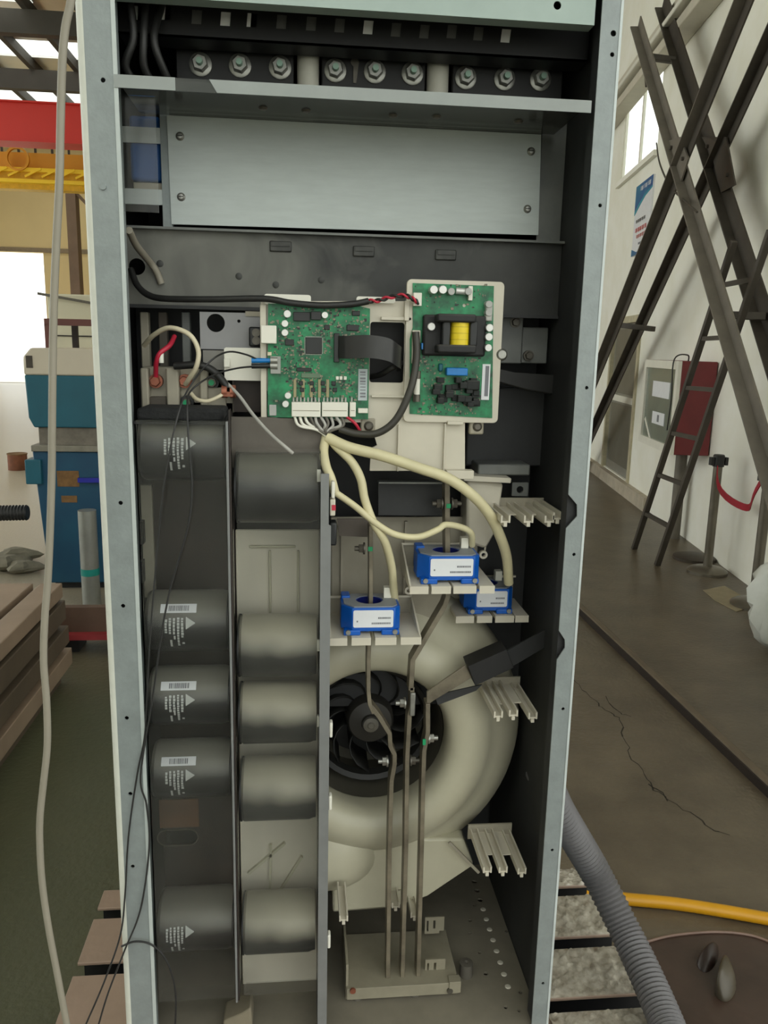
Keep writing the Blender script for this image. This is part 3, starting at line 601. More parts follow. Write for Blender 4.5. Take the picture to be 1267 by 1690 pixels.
# ---------------------------------------------------------------- slotted beam at the top
Yb = .10
x0, x1 = -.36, .385
zt = hz+.03; zb = at(640, 82, Yb).z
sl = [(228, 21, 1), (273, 21, 1), (324, 28, 0), (371.5, 31, 2), (415, 33, 1), (464, 36, 0), (513, 39, 0), (560, 42, 0), (607, 45, 2), (653, 49, 0), (700, 52, 0), (745, 52, 0), (789, 55.5, 0), (834, 59, 2)]
hol = []; 
for a, b, k in sl: p = at(a, b, Yb); hol.append([(p.x-.008, p.z-.01), (p.x+.007, p.z-.01), (p.x+.009, p.z+.01), (p.x-.006, p.z+.01)])
t = thing('slotted_rail', 'black slotted rail across the top of the cabinet', 'rail', (0, Yb, zb))
MB().plate([(x0, zb), (x1, zb), (x1, zt), (x0, zt)], Yb, Yb+.003, hol).build('web', BLACKM, t, smooth=0)
MB().box(x0, x1, Yb, Yb+.05, zb, zb+.003).build('lower_flange', BLACKM, t, smooth=0)
IN0 = mat('slot_grey', S(96, 96, 94), .6); IN1 = mat('slot_bright', S(252, 252, 250), .6)  # white and grey plates stand for the light seen through the slots
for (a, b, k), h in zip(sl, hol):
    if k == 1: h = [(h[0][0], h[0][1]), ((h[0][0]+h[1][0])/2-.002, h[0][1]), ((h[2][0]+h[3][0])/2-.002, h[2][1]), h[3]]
    MB().plate(h, Yb+.0015, Yb+.006).build('slot_light_plate', IN1 if k else IN0, t, smooth=0)
# terminal plates with bolts
Yt = .17
bolts = [(331, 107), (396, 109), (462, 112), (553, 117), (618, 119), (680, 122), (768, 129), (832, 131), (891, 132)]
GREENG = mat('green_wax', S(136, 164, 148), .4, .3)
for g in range(3):
    bb = [at(a, b, Yt) for a, b in bolts[3*g:3*g+3]]
    cx = bb[1].x
    t = thing('terminal_plate', ('left', 'middle', 'right')[g]+'most dark terminal plate with three bolts under the slotted rail', 'terminal', (cx, Yt, bb[1].z-.05), 'bolted terminal plates')
    MB().box(bb[0].x-(.04 if g == 0 else .0225), bb[2].x+(.04 if g == 2 else .0225), Yt, Yt+.012, bb[1].z-.07, bb[1].z+.075).build('plate', BLACKM, t, bev=.002)
    for p in bb:
        q = V((p.x, Yt, p.z))
        w1 = MB().lathe(q, [(0, 0), (.0185, 0), (.0185, -.003), (.0165, -.004), (0, -.004)], 24).build('washer', STEEL, t)
        MB().hexnut(q+V((0, -.004, 0)), .0135, .011).build('nut', STEEL, w1)
        MB().cyl(q+V((0, -.015, 0)), q+V((0, -.024, 0)), .0058, 12, .005).build('bolt_end', GREENG, w1)
        MB().lathe(q+V((-.003, 0, .0265)), [(0, -.006), (.004, -.005), (.006, 0)], 12).build('rivet', STEELD, t)
for a, b, lab in ((490, 527, 'grey insulating column between the left and middle terminal plates'), (706, 743, 'grey insulating column between the middle and right terminal plates')):
    p, q = at(a, 100, .17).x, at(b, 100, .17).x
    tag(MB().lathe(((p+q)/2, .182, 2.03), [(0, 0), ((q-p)/2, 0), ((q-p)/2, .14), (0, .14)], 20, 'Z').build('insulating_column', mat('column_grey', S(196, 194, 182), .5)), lab, 'column')
k1 = at(585, 116, Yt)
tag(MB().plate(circ(k1.x, k1.z+.012, .007, 10)[:8]+[(k1.x-.002, k1.z-.02), (k1.x+.003, k1.z-.02)], Yt-.002, Yt-.0005).build('keyhole_tab', STEELD), 'small steel keyhole tab between middle terminal bolts', 'tab')
# dark cable loom in the upper left corner
for k in range(3):
    wire([V((-.335+.022*k, .06+.015*k, 2.16)), V((-.33+.015*k, .06, 2.1)), V((-.345+.028*k, .07, 2.06)), V((-.32+.022*k, .1, 2.034))], .006, RUBBER, 'black_cable')
    o = [x for x in col.objects if x.name.startswith('black_cable')][-1]
    tag(o, ('leftmost', 'middle', 'rightmost')[k]+' black cable hanging in the top left corner of the cabinet', 'cable', 'black cables in the top left corner')
# ---------------------------------------------------------------- polycarbonate shelf guard
POLY = clear('dusty_polycarbonate', (.72, .74, .73, 1), S(118, 120, 116), .18, .5, 7)
POLYL = clear('clear_polycarbonate', (.97, .975, .97, 1), S(120, 120, 114), .01, .13, 5, (1, 1, .5))
FROST = mat('frosted_film', S(150, 156, 154), .5, 0, .06, 10)
zs1, zs0 = 2.0285, 2.011
t = thing('polycarbonate_shelf', 'clear polycarbonate shelf guard below the terminal bolts', 'guard', (0, .1, zs0))
MB().box(-.347, .362, .002, .186, zs1-.003, zs1).build('sheet', POLY, t, smooth=0)
MB().box(-.347, .362, -.001, .002, zs0, zs1).build('front_lip', POLY, t, smooth=0)
a, b, c, d = at(188, 130, -.002).x, at(289, 135, -.002).x, at(345, 135, -.002).x, at(358, 150, -.002).x
MB().plate([(a, zs0), (b, zs0), (b, zs1), (a, zs1)], -.0025, -.0012).build('protective_film', FROST, t, smooth=0)
MB().plate([(d, zs0), (.362, zs0), (.362, zs1), (c, zs1)], -.0025, -.0012).build('protective_film', FROST, t, smooth=0)
zl = zs1-.003
for a, b in ((434, 178), (505, 182), (648, 190), (720, 192), (855, 200)):
    p = onz(a, b, zl); MB().lathe((p.x, p.y, zl), [(0, -.004), (.006, -.003), (.008, 0)], 12, 'Z').build('screw', STEELD, t)
# ---------------------------------------------------------------- access cover
Ya = .19
x0, x1 = -.305, .342; z0, z1 = 1.854, 2.026
t = thing('access_cover', 'wide bright zinc cover sheet with four screws', 'cover', (0, Ya, z0))
m = MB().plate(poly([(275, 190), (893, 222), (888, 388), (283, 370)], Ya), Ya, Ya+.0025); m.build('sheet', PLATE, t, smooth=0)
MB().box(x0-.012, x0+.004, Ya+.003, Ya+.02, z0-.02, z1+.005).build('edge_strip', GALV, t, smooth=0)
for a, b in ((297, 225), (299, 325), (876, 250), (870, 345)):
    p = at(a, b, Ya); s_ = MB().lathe((p.x, Ya, p.z), [(0, -.005), (.004, -.0045), (.0068, -.002), (.0072, 0)], 16).build('screw', STEEL, t)
    MB().box(p.x-.004, p.x+.004, Ya-.0054, Ya-.0045, p.z-.0007, p.z+.0007).build('recess', CHIP, s_, smooth=0)
for py in (222, 324):
    p = at(240, py, Ya); MB().box(-.395, x0-.006, Ya+.004, Ya+.007, p.z-.0125, p.z+.0125).build('side_tab', PLATE, t, smooth=0)
# blue coil behind the cover at the left
p = at(243, 262, .20)
t = thing('blue_choke', 'blue component half hidden beside the zinc cover', 'coil', (p.x, .22, p.z-.05))
MB().box(p.x-.03, p.x+.022, .205, .26, p.z-.035, p.z+.07).build('winding', mat('deep_blue', S(40, 92, 160), .5), t, bev=.006)
MB().box(p.x-.025, p.x+.03, .2, .26, p.z-.055, p.z-.038).build('bracket', BEIGED, t, bev=.002)
# clear sheet between post and cover
o = MB().box(-.347, x0+.01, .02, .023, 1.845, 2.008).build('clear_side_sheet', POLYL, smooth=0); tag(o, 'dusty clear sheet over the blue component left of the zinc cover', 'clear sheet')
# panel right of the cover
o = MB().box(.345, .389, .2, .203, 1.83, 2.05).build('corner_panel', INNER, smooth=0); tag(o, 'dull zinc corner strip right of the zinc cover', 'panel')
p = onx(968, 352, .3895); MB().cyl((.39, p.y, p.z), (.384, p.y, p.z), .007, 8).build('bolt', STEELD, C)
# ---------------------------------------------------------------- baffle plate below the cover
Yf = .185
bz1 = at(600, 388, Yf).z; bz0 = at(600, 516, Yf).z
hp = at(222, 440, Yf)
t = thing('baffle_plate', 'dusty grey steel baffle plate above the circuit boards', 'plate', (0, Yf, bz0))
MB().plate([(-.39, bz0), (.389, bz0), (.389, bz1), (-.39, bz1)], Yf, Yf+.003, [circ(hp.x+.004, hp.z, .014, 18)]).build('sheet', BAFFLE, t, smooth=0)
MB().box(-.39, .389, Yf-.016, Yf, bz1-.004, bz1).build('top_flange', INNER, t, smooth=0)
MB().box(-.39, .389, Yf-.006, Yf, bz0-.002, bz0+.004).build('bottom_flange', INDARK, t, smooth=0)
for a, b in ((463, 408), (600, 416), (735, 422)):
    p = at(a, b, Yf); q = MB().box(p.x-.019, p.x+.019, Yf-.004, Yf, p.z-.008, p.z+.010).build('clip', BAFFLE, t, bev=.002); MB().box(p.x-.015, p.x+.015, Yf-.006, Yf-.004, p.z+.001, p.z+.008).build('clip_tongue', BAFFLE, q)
for a, b in ((394, 456), (530, 462), (264, 435), (455, 470)):
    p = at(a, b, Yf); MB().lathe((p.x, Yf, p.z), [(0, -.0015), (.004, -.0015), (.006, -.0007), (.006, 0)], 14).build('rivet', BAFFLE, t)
# pale wire running down to the baffle hole
o = wire(path([(213, 380, .05), (225, 405, .1), (245, 430, .16), (258, 448, .175), (266, 468, .18)]), .006, HOSEW, 'pale_wire'); tag(o, 'pale thick wire slanting down over the baffle plate at its left end', 'wire')

# ---------------------------------------------------------------- rear of the middle bay
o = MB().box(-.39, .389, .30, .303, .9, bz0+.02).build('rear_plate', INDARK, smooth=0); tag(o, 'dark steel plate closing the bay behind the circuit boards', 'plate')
# grey bracket plate with round hole
Yg = .15
g = rect(330, 516, 442, 577, Yg); hp = at(356, 533, Yg)
t = thing('bracket_plate', 'grey bracket plate with a large round hole left of the boards', 'bracket', (g[0], Yg, g[2]))
MB().plate([(g[0], g[2]), (g[1], g[2]), (g[1], g[3]), (g[0], g[3])], Yg, Yg+.004, [circ(hp.x, hp.z, .0155, 24), circ(at(394, 530, Yg).x, at(394, 530, Yg).z, .003, 8)]).build('sheet', GREYP, t, smooth=0)
MB().box(g[0]+.004, g[1], Yg, Yg+.005, g[2]-.075, g[2]-.002).build('lower_sheet', mat('grey_plate2', S(140, 138, 132), .6), t, smooth=0)
q = rect(405, 514, 432, 522, Yg); MB().box(q[0], q[1], Yg-.002, Yg, q[2], q[3]).build('sticker', BEIGED, t, smooth=0)
q = rect(412, 540, 436, 572, Yg); MB().box(q[0], q[1], Yg-.025, Yg, q[2], q[3]).build('relay', CHIP, t, bev=.003)
for z in (.3, .7): MB().cyl(((q[0]+q[1])/2, Yg-.025, q[2]+(q[3]-q[2])*z), ((q[0]+q[1])/2, Yg-.03, q[2]+(q[3]-q[2])*z), .007, 14).build('relay_terminal', STEELD, t)
# white plastic plate
q = rect(370, 574, 436, 628, .12)
t = thing('plastic_carrier_tab', 'white plastic plate under the grey bracket', 'plate', (q[0], .12, q[2]))
MB().plate(rrect(q[0], q[1], q[2], q[3], .004), .12, .126).build('tab', WHITEP, t)
a = rect(370, 592, 380, 606, .12); MB().box(a[0], a[1], .112, .12, a[2], a[3]).build('latch', WHITEP, t, bev=.001)
# terminal block, left
t = thing('terminal_block', 'dusty beige terminal block with copper bolts', 'terminal block', (-.3, .15, 1.53))
q = rect(233, 607, 385, 682, .13)
MB().box(q[0], q[1], .15, .2, q[2], q[3]).build('base', BEIGED, t, bev=.003)
for a, b in ((233, 246), (275, 296), (330, 343)):
    e = rect(a, 607, b, 682, .13); MB().box(e[0], e[1], .125, .15, e[2], e[3]).build('barrier', BEIGED, t, bev=.003)
e = rect(246, 655, 275, 682, .13); MB().box(e[0], e[1], .132, .15, e[2], e[3]).build('lower_cover', mat('dust_dark', S(84, 78, 70), .8), t, bev=.003)
e = rect(340, 640, 372, 680, .13); MB().box(e[0], e[1], .135, .15, e[2], e[3]).build('lower_cover', BEIGED, t, bev=.003)
for a, b, mm in ((257, 629, COPPER), (305, 629, COPPER), (308, 664, CHIP), (350, 631, CHIP)):
    p = at(a, b, .14); w1 = MB().cyl((p.x, .15, p.z), (p.x, .138, p.z), .012, 16).build('washer', mm, t); MB().hexnut((p.x, .138, p.z), .009, .009).build('nut', mm if mm is COPPER else STEELD, w1)
    if mm is CHIP: MB().cyl((p.x, .129, p.z), (p.x, .126, p.z), .005, 10).build('paint_mark', GREENM, w1)
for a in (370, 384):
    p = at(a, 646, .11); MB().cyl((p.x-.004, .11, p.z), (p.x+.005, .11, p.z), .011, 16).build('stud', COPPER, t)
p = at(377, 650, .11); MB().box(p.x-.008, p.x+.008, .1, .16, p.z-.004, p.z+.004).build('stud_bar', COPPER, t)
# dusty vertical rails in the left cavity
for k, (a, b, mm) in enumerate(((232, 246, BEIGED), (262, 276, mat('dust_dark', S(84, 78, 70))), (300, 314, INNER))):
    e = rect(a, 515, b, 607, .22); o = MB().box(e[0], e[1], .22, .24, e[2], e[3]).build('dusty_rail', mm, bev=.002); tag(o, ('dusty beige upright rail in the dark gap beside the left post', 'dark dusty upright rail second from the left post', 'grey upright rail third from the left post')[k], 'rail')
# brown panel to the right of terminals
e = rect(385, 628, 441, 680, .14); o = MB().box(e[0], e[1], .14, .144, e[2], e[3]).build('brown_panel', BROWNM, smooth=0); tag(o, 'dark brown panel left of the lower board corner', 'panel')
# ================================================================ BOARD CARRIER AND CIRCUIT BOARDS
Yc = .10
t = thing('board_carrier', 'beige moulded plastic carrier holding the two circuit boards', 'carrier', (.05, Yc, 1.43))
win = poly([(611, 531), (668, 531), (668, 632), (611, 632)], Yc)
outl = poly([(430, 497), (680, 497), (680, 695), (767, 695), (767, 777), (610, 777), (612, 740), (622, 735), (612, 697), (560, 697), (430, 640)], Yc)
wx0, wx1 = win[0][0], win[1][0]; wz0, wz1 = win[2][1], win[0][1]
MB().plate(outl, Yc, Yc+.006, [rrect(wx0, wx1, wz0, wz1, .005)]).build('back_plate', BEIGE, t, smooth=0)
for a in ((436, 486, 513, 503), (588, 490, 652, 500)):
    q = rect(*a, Yc-.004); MB().plate(rrect(q[0], q[1], q[2], q[3], .004), Yc-.006, Yc).build('top_tab', WHITEP, t)
q = rect(668, 463, 826, 697, Yc-.004)
MB().plate(rrect(q[0], q[1], q[2], q[3], .008), Yc-.008, Yc+.002).build('tray', BEIGE, t, bev=.0015)
for a in ((628, 523, 678, 529, .008), (612, 652, 672, 656, .008), (655, 700, 658, 777, .007), (731, 698, 734, 778, .007), (736, 694, 762, 700, .014), (734, 774, 778, 788, .02), (666, 497, 674, 530, .012), (672, 500, 679, 690, .006), (430, 503, 440, 692, .007)):
    q = rect(*a[:4], Yc); MB().box(q[0], q[1], Yc-a[4], Yc, q[2], q[3]).build('rib', BEIGE, t, bev=.001)
for a, b in ((608, 703), (787, 704)):
    p = at(a, b, Yc); l_ = MB().box(p.x-.014, p.x+.012, Yc-.002, Yc+.01, p.z-.014, p.z+.014).build('mounting_lug', BEIGED, t, bev=.003)
    MB().lathe((p.x, Yc-.002, p.z), [(0, -.004), (.005, -.004), (.0085, -.001), (.0085, 0)], 14).build('screw', STEELD, l_)
p = at(826, 585, Yc); MB().lathe((p.x, Yc, p.z), [(0, -.012), (.007, -.012), (.011, -.006), (.011, 0)], 16).build('screw', STEEL, t)
q = rect(590, 678, 604, 690, Yc); 
# black block behind the window
q = rect(600, 525, 680, 640, .16)
o = MB().box(q[0], q[1], .16, .22, q[2], q[3]).build('black_module', BLACKM, bev=.004); tag(o, 'black module seen through the window of the beige carrier', 'module')

Yp = .09
def comp(t, a, d, m, name, bev=.0008, Y=None):
    Y = Yp if Y is None else Y
    q = rect(*a, Y-d); return MB().box(q[0], q[1], Y-d, Y, q[2], q[3]).build(name, m, t, bev=bev)
def can(t, x, y, r, d, m=SILVER, name='round_capacitor', Y=None):
    Y = Yp if Y is None else Y
    p = at(x, y, Y-d); return MB().lathe((p.x, Y, p.z), [(0, -d), (r*.9, -d), (r, -d+.001), (r, 0)], 16).build(name, m, t)
def smds(t, area, n, seed, excl, mats=(SMD, CHIP)):
    rnd = random.Random(seed); ms = [MB() for _ in mats]
    for _ in range(n):
        x = rnd.uniform(area[0], area[2]); y = rnd.uniform(area[1], area[3])
        if any(a-1 < x < c+1 and b-1 < y < d+1 for a, b, c, d in excl): continue
        w_, h_ = rnd.choice(((1.2, .8), (.8, 1.2), (1.6, 1.0), (.9, 1.8), (2.4, 1.6), (1, 1)))
        p = at(x, y, Yp); k = .00095
        ms[0 if rnd.random() < .68 else 1].box(p.x-w_*k, p.x+w_*k, Yp-rnd.uniform(.0006, .0016), Yp, p.z-h_*k, p.z+h_*k)
    for m_, mt in zip(ms, mats):
        if m_.v: o = m_.build('surface_parts', mt, t, smooth=0); o['kind'] = 'stuff'
# --- control board
q = rect(441, 503, 609, 691, Yp)
t = thing('control_board', 'green control circuit board with white connectors along its bottom edge', 'circuit board', ((q[0]+q[1])/2, Yp, q[2]))
MB().plate([(q[0], q[2]+.003), (q[0]+.02, q[2]), (q[1], q[2]), (q[1], q[3]-.004), (q[1]-.02, q[3]), (q[0]+.002, q[3])], Yp, Yp+.0016, [circ(q[0]+.008, q[2]+.008, .0025, 8)]).build('substrate', PCB, t, smooth=0)
for x, y, r in ((474, 518, .0062), (470, 534, .0058), (470, 549, .0058), (536, 520, .0056), (475, 653, .0056), (471, 667, .0058)): can(t, x, y, r, .012)
comp(t, (504, 557, 531, 584), .003, CHIP, 'processor'); 
m = MB(); qq = rect(504, 557, 531, 584, Yp)
for k in range(16):
    f = (k+.5)/16; x = qq[0]+(qq[1]-qq[0])*f; z = qq[2]+(qq[3]-qq[2])*f
    m.box(x-.0004, x+.0004, Yp-.001, Yp, qq[3], qq[3]+.002); m.box(x-.0004, x+.0004, Yp-.001, Yp, qq[2]-.002, qq[2]); m.box(qq[0]-.002, qq[0], Yp-.001, Yp, z-.0004, z+.0004); m.box(qq[1], qq[1]+.002, Yp-.001, Yp, z-.0004, z+.0004)
o = m.build('processor_pins', STEEL, t, smooth=0); o['kind'] = 'stuff'
comp(t, (430, 537, 456, 567), .018, WHITEP, 'plug_connector', .0015)
comp(t, (484, 515, 512, 530), .006, CHIP, 'chip'); comp(t, (513, 514, 530, 528), .01, CHIP, 'relay')
comp(t, (470, 560, 485, 570), .004, CHIP, 'chip'); comp(t, (535, 536, 544, 544), .003, CHIP, 'chip'); comp(t, (572, 536, 592, 546), .004, CHIP, 'chip'); comp(t, (581, 513, 594, 521), .004, CHIP, 'chip')
for k in range(4):
    for j in range(2): comp(t, (493+k*18+(j*2), 629+j*11, 500+k*18+j*2, 636+j*11), .003, CHIP, 'driver_chip')
for k in range(5): comp(t, (484+k*13.5, 626, 489+k*13.5, 656), .002, mat('tan_array', S(150, 142, 108)), 'resistor_array')
comp(t, (489, 607, 514, 613), .004, CHIP, 'chip'); comp(t, (497, 616, 528, 624), .0025, mat('dull_green', S(96, 120, 96)), 'chip_array')
for x in (554, 560, 567): comp(t, (x, 621, x+5, 627), .003, WHITEP, 'indicator')
comp(t, (441, 581, 448, 587), .003, CREAMW, 'indicator')
comp(t, (446, 588, 463, 617), .006, mat('clear_connector', S(150, 152, 146), .3), 'fibre_socket')
comp(t, (551, 550, 560, 598), .012, CHIP, 'ribbon_socket')
lb = comp(t, (591, 609, 606, 661), .0012, mat('grey_label', S(176, 186, 188)), 'barcode_label', 0)
m = MB()
for k in range(9): qq = rect(594, 613+k*5, 603, 613+k*5+random.choice((1.5, 2.5, 3)), Yp-.0013); m.box(qq[0], qq[1], Yp-.0016, Yp-.0012, qq[2], qq[3])
m.build('barcode', INK, lb, smooth=0)
for a in ((481, 664, 529, 688), (531, 664, 574, 688), (577, 664, 587, 688)):
    c_ = comp(t, a, .016, WHITEP, 'terminal_connector', .001)
    for k in range(2): y = 676+k*.5; qq = rect(a[0]+2, 677, a[2]-2, 678, Yp-.016); 
    MB().box(qq[0], qq[1], Yp-.0168, Yp-.016, qq[2], qq[3]).build('groove', BEIGED, c_, smooth=0)
    n_ = max(1, int((a[2]-a[0])/6))
    for k in range(n_): qq = rect(a[0]+2+k*6, 656, a[0]+4.5+k*6, 664, Yp-.003); MB().box(qq[0], qq[1], Yp-.004, Yp, qq[2], qq[3]).build('pin', STEEL, c_, smooth=0)
comp(t, (591, 674, 607, 682), .01, WHITEP, 'corner_clip'); comp(t, (444, 668, 456, 686), .004, mat('grey_clip', S(170, 172, 168)), 'corner_clip')
smds(t, (446, 508, 606, 662), 900, 3, [(482, 513, 532, 532), (502, 555, 533, 586), (428, 535, 458, 569), (548, 548, 562, 600), (590, 608, 607, 662), (445, 587, 464, 618), (446, 620, 472, 660), (530, 590, 560, 618)])
# --- power supply board
q = rect(679, 468, 816, 690, Yp)
t = thing('power_board', 'green power supply board with a yellow wound transformer', 'circuit board', ((q[0]+q[1])/2, Yp, q[2]))
hp = at(766, 504, Yp)
MB().plate(poly([(681, 467), (815, 472), (814, 510), (812, 690), (676, 683), (676, 560), (681, 540)], Yp), Yp, Yp+.0016, [circ(hp.x, hp.z, .003, 10)]).build('substrate', PCB, t, smooth=0)
CORE = mat('ferrite_core', S(30, 30, 31), .6, 0, .3, 30, dust=S(78, 76, 72))
tf = comp(t, (698, 520, 802, 588), .014, CORE, 'transformer_base', .004)
comp(t, (722, 518, 786, 532), .046, CORE, 'transformer_core', .003); comp(t, (722, 569, 786, 583), .046, CORE, 'transformer_core', .003)
comp(t, (730, 530, 743, 571), .038, CHIP, 'bobbin_cheek', .002); comp(t, (775, 530, 788, 571), .038, CHIP, 'bobbin_cheek', .002)
a = at(759, 550, Yp-.03); b0 = at(759, 529, Yp-.03).z; b1 = at(759, 571, Yp-.03).z
MB().cyl((a.x, Yp-.026, b1), (a.x, Yp-.026, b0), .0158, 28).build('yellow_winding', YELLOWT, t)
for k in range(3):
    zz = b1+(b0-b1)*(k+1)/4; MB().cyl((a.x, Yp-.026, zz-.0006), (a.x, Yp-.026, zz+.0006), .0162, 28).build('tape_edge', mat('tape_dark', S(200, 176, 40)), t)
for x, y, r in ((716, 478, .0068), (731, 478, .0068), (712, 539, .0066), (808, 541, .0066), (807, 556, .0066), (806, 574, .0062)): can(t, x, y, r, .022)
for x, y in ((807, 502), (807, 516), (745, 481), (773, 481)): can(t, x, y, .006, .016, mat('grey_cap', S(170, 170, 166), .4))
comp(t, (802, 498, 813, 530), .014, mat('grey_block', S(176, 176, 170)), 'film_capacitor', .002)
p = at(752, 480, Yp-.008); q2 = at(768, 482, Yp-.008); MB().cyl((p.x, Yp-.008, p.z), (q2.x, Yp-.008, p.z-.001), .0055, 14).build('crystal', SILVER, t)
comp(t, (773, 472, 780, 496), .008, WHITEP, 'pin_header'); comp(t, (682, 483, 696, 505), .012, WHITEP, 'wire_socket', .001)
comp(t, (737, 607, 772, 620), .018, BLUEC, 'blue_capacitor', .0015); comp(t, (695, 566, 708, 577), .012, BLUEC, 'blue_capacitor', .001); comp(t, (709, 566, 717, 577), .012, mat('blue_component2', S(24, 84, 160)), 'blue_capacitor', .001)
comp(t, (724, 600, 731, 613), .008, mat('teal_disc', S(20, 96, 110)), 'disc_capacitor', .002)
# fuse
fz = [at(688, y, Yp-.01).z for y in (612, 625, 651, 663)]; fx = at(688, 638, Yp-.01).x
MB().cyl((fx, Yp-.009, fz[3]), (fx, Yp-.009, fz[0]), .0052, 16).build('fuse_tube', WHITEP, t)
for a_, b_ in ((0, 1), (2, 3)): MB().cyl((fx, Yp-.009, fz[b_]), (fx, Yp-.009, fz[a_]), .0062, 16).build('fuse_cap', STEELD, t)
comp(t, (680, 545, 693, 600), .008, BEIGE, 'side_terminal', .001)
lb = comp(t, (795, 601, 808, 660), .0012, LABEL, 'board_label', 0); qq = rect(800, 604, 806, 654, Yp-.0013); MB().box(qq[0], qq[1], Yp-.0016, Yp-.0012, qq[2], qq[3]).build('barcode', INK, lb, smooth=0)
rnd = random.Random(5)
HS = mat('dusty_black_parts', S(26, 30, 29), .7, 0, .4, 60, dust=S(86, 84, 80))
for k in range(30):
    x, y = rnd.uniform(718, 788), rnd.uniform(628, 668); comp(t, (x-6, y-5, x+rnd.uniform(3, 7), y+rnd.uniform(3, 6)), rnd.uniform(.006, .02), HS, 'dusty_part', .001)
comp(t, (770, 628, 792, 644), .02, HS, 'heat_sink', .002)
smds(t, (684, 585, 792, 684), 240, 8, [(735, 605, 774, 622), (680, 608, 696, 666)]); smds(t, (684, 470, 806, 512), 40, 9, [(680, 480, 698, 508)])
# ---------------------------------------------------------------- ribbon cable and wires around the boards
m = MB(); pts = smooth_path(path([(558, 573, .078), (575, 573, .06), (610, 572, .05), (640, 577, .05), (655, 586, .065), (662, 592, .10), (655, 596, .14)]), 6)
for p in pts:
    for d in (V((0, -.0025, .0185)), V((0, .0025, .0185)), V((0, .0025, -.0185)), V((0, -.0025, -.0185))): m.v.append(p+d)
for k in range(len(pts)-1):
    for j in range(4): m.f.append((4*k+j, 4*k+(j+1) % 4, 4*k+4+(j+1) % 4, 4*k+4+j))
m.f.append((0, 1, 2, 3)); m.f.append(tuple(4*(len(pts)-1)+j for j in range(4)))
tag(m.build('ribbon_cable', mat('ribbon_black', S(46, 46, 46), .35, 0, .2, 20), smooth=60), 'wide black flat cable bending from the control board into the window', 'cable')
o = wire(path([(216, 444, .18), (226, 470, .165), (245, 487, .15), (275, 493, .13), (350, 494, .10), (435, 493, .08), (480, 500, .075), (530, 504, .075), (580, 502, .075), (608, 497, .075)]), .0055, RUBBER, 'black_cable', n=10); tag(o, 'long black cable crossing above the control board', 'cable')
t = thing('twisted_pair', 'red and black twisted wire pair plugging into the power board', 'wire', at(650, 490, .08))
for ph, mt in ((0, REDW), (math.pi, RUBBER)):
    base = smooth_path(path([(606, 497, .076), (625, 496, .074), (645, 490, .074), (668, 488, .074), (682, 494, .074), (690, 500, .077)]), 7)
    MB().tube([p+V((0, .0025*math.cos(ph+i*.75), .0025*math.sin(ph+i*.75))) for i, p in enumerate(base)], .0021, 7).build('strand', mt, t, smooth=60)
o = wire(path([(686, 548, .075), (687, 590, .07), (678, 640, .065), (655, 690, .065), (625, 714, .068), (590, 716, .075), (560, 708, .08)]), .0065, mat('grey_black_cable', S(58, 56, 50), .45), 'black_cable', n=10); tag(o, 'thick black cable curving down beside the fuse under the power board', 'cable')
o = wire(path([(665, 598, .11), (645, 608, .10), (628, 618, .12), (612, 622, .14)]), .005, RUBBER, 'black_cable', n=10); tag(o, 'short black cable crossing the lower part of the carrier window', 'cable')
t = thing('wire_harness', 'fan of grey wires under the white connectors of the control board', 'wires', at(545, 715, .09))
rnd = random.Random(2)
for k in range(11):
    x = 486+k*8.6; mt = REDW if k == 10 else (WHITEP if k < 3 else GREYW if k % 3 else mat('wire_dark', S(104, 100, 92)))
    if k == 10: pts = [(x, 688, .08), (585, 698, .075), (592, 708, .08), (596, 718, .09)]
    else: pts = [(x, 688, .08), (x+4+rnd.uniform(-2, 4), 700+rnd.uniform(-2, 3), .073+.002*(k % 4)), (522+k*2.5, 711+rnd.uniform(-2, 2), .076+.002*(k % 3)), (541+rnd.uniform(-3, 3), 719+rnd.uniform(-2, 2), .082)]
    wire(path(pts), .0026, mt, 'wire', t, 7)
# dark arm behind the power board at the right, and the steel clamp plates
t = thing('clamp_plate', 'grey steel clamp plate with bolts right of the power board', 'clamp', at(850, 590, .22))
q = rect(822, 523, 862, 600, .22); MB().box(q[0], q[1], .22, .225, q[2], q[3]).build('plate', INNER, t, bev=.002)
q = rect(862, 540, 905, 600, .22); MB().box(q[0], q[1], .225, .23, q[2], q[3]).build('plate', INNER, t, bev=.002)
for a, b in ((824, 588), (872, 587), (850, 532)):
    p = at(a, b, .22); w1 = MB().cyl((p.x, .225, p.z), (p.x, .218, p.z), .010, 16).build('washer', STEELD, t); MB().hexnut((p.x, .218, p.z), .0075, .006).build('nut', STEELD, w1)
o = MB().plate(poly([(815, 606), (850, 614), (930, 620), (930, 655), (870, 645), (815, 630)], .19), .19, .2).build('rubber_duct', RUBBER, bev=.004); tag(o, 'dark rubber duct running right from behind the power board', 'duct')
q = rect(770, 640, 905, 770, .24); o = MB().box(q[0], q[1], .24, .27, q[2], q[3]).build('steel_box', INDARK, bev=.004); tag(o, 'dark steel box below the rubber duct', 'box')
q = rect(785, 764, 870, 782, .2); o = MB().box(q[0], q[1], .18, .26, q[2], q[3]).build('grey_ledge', INNER, bev=.003); tag(o, 'grey ledge under the dark steel box', 'ledge')
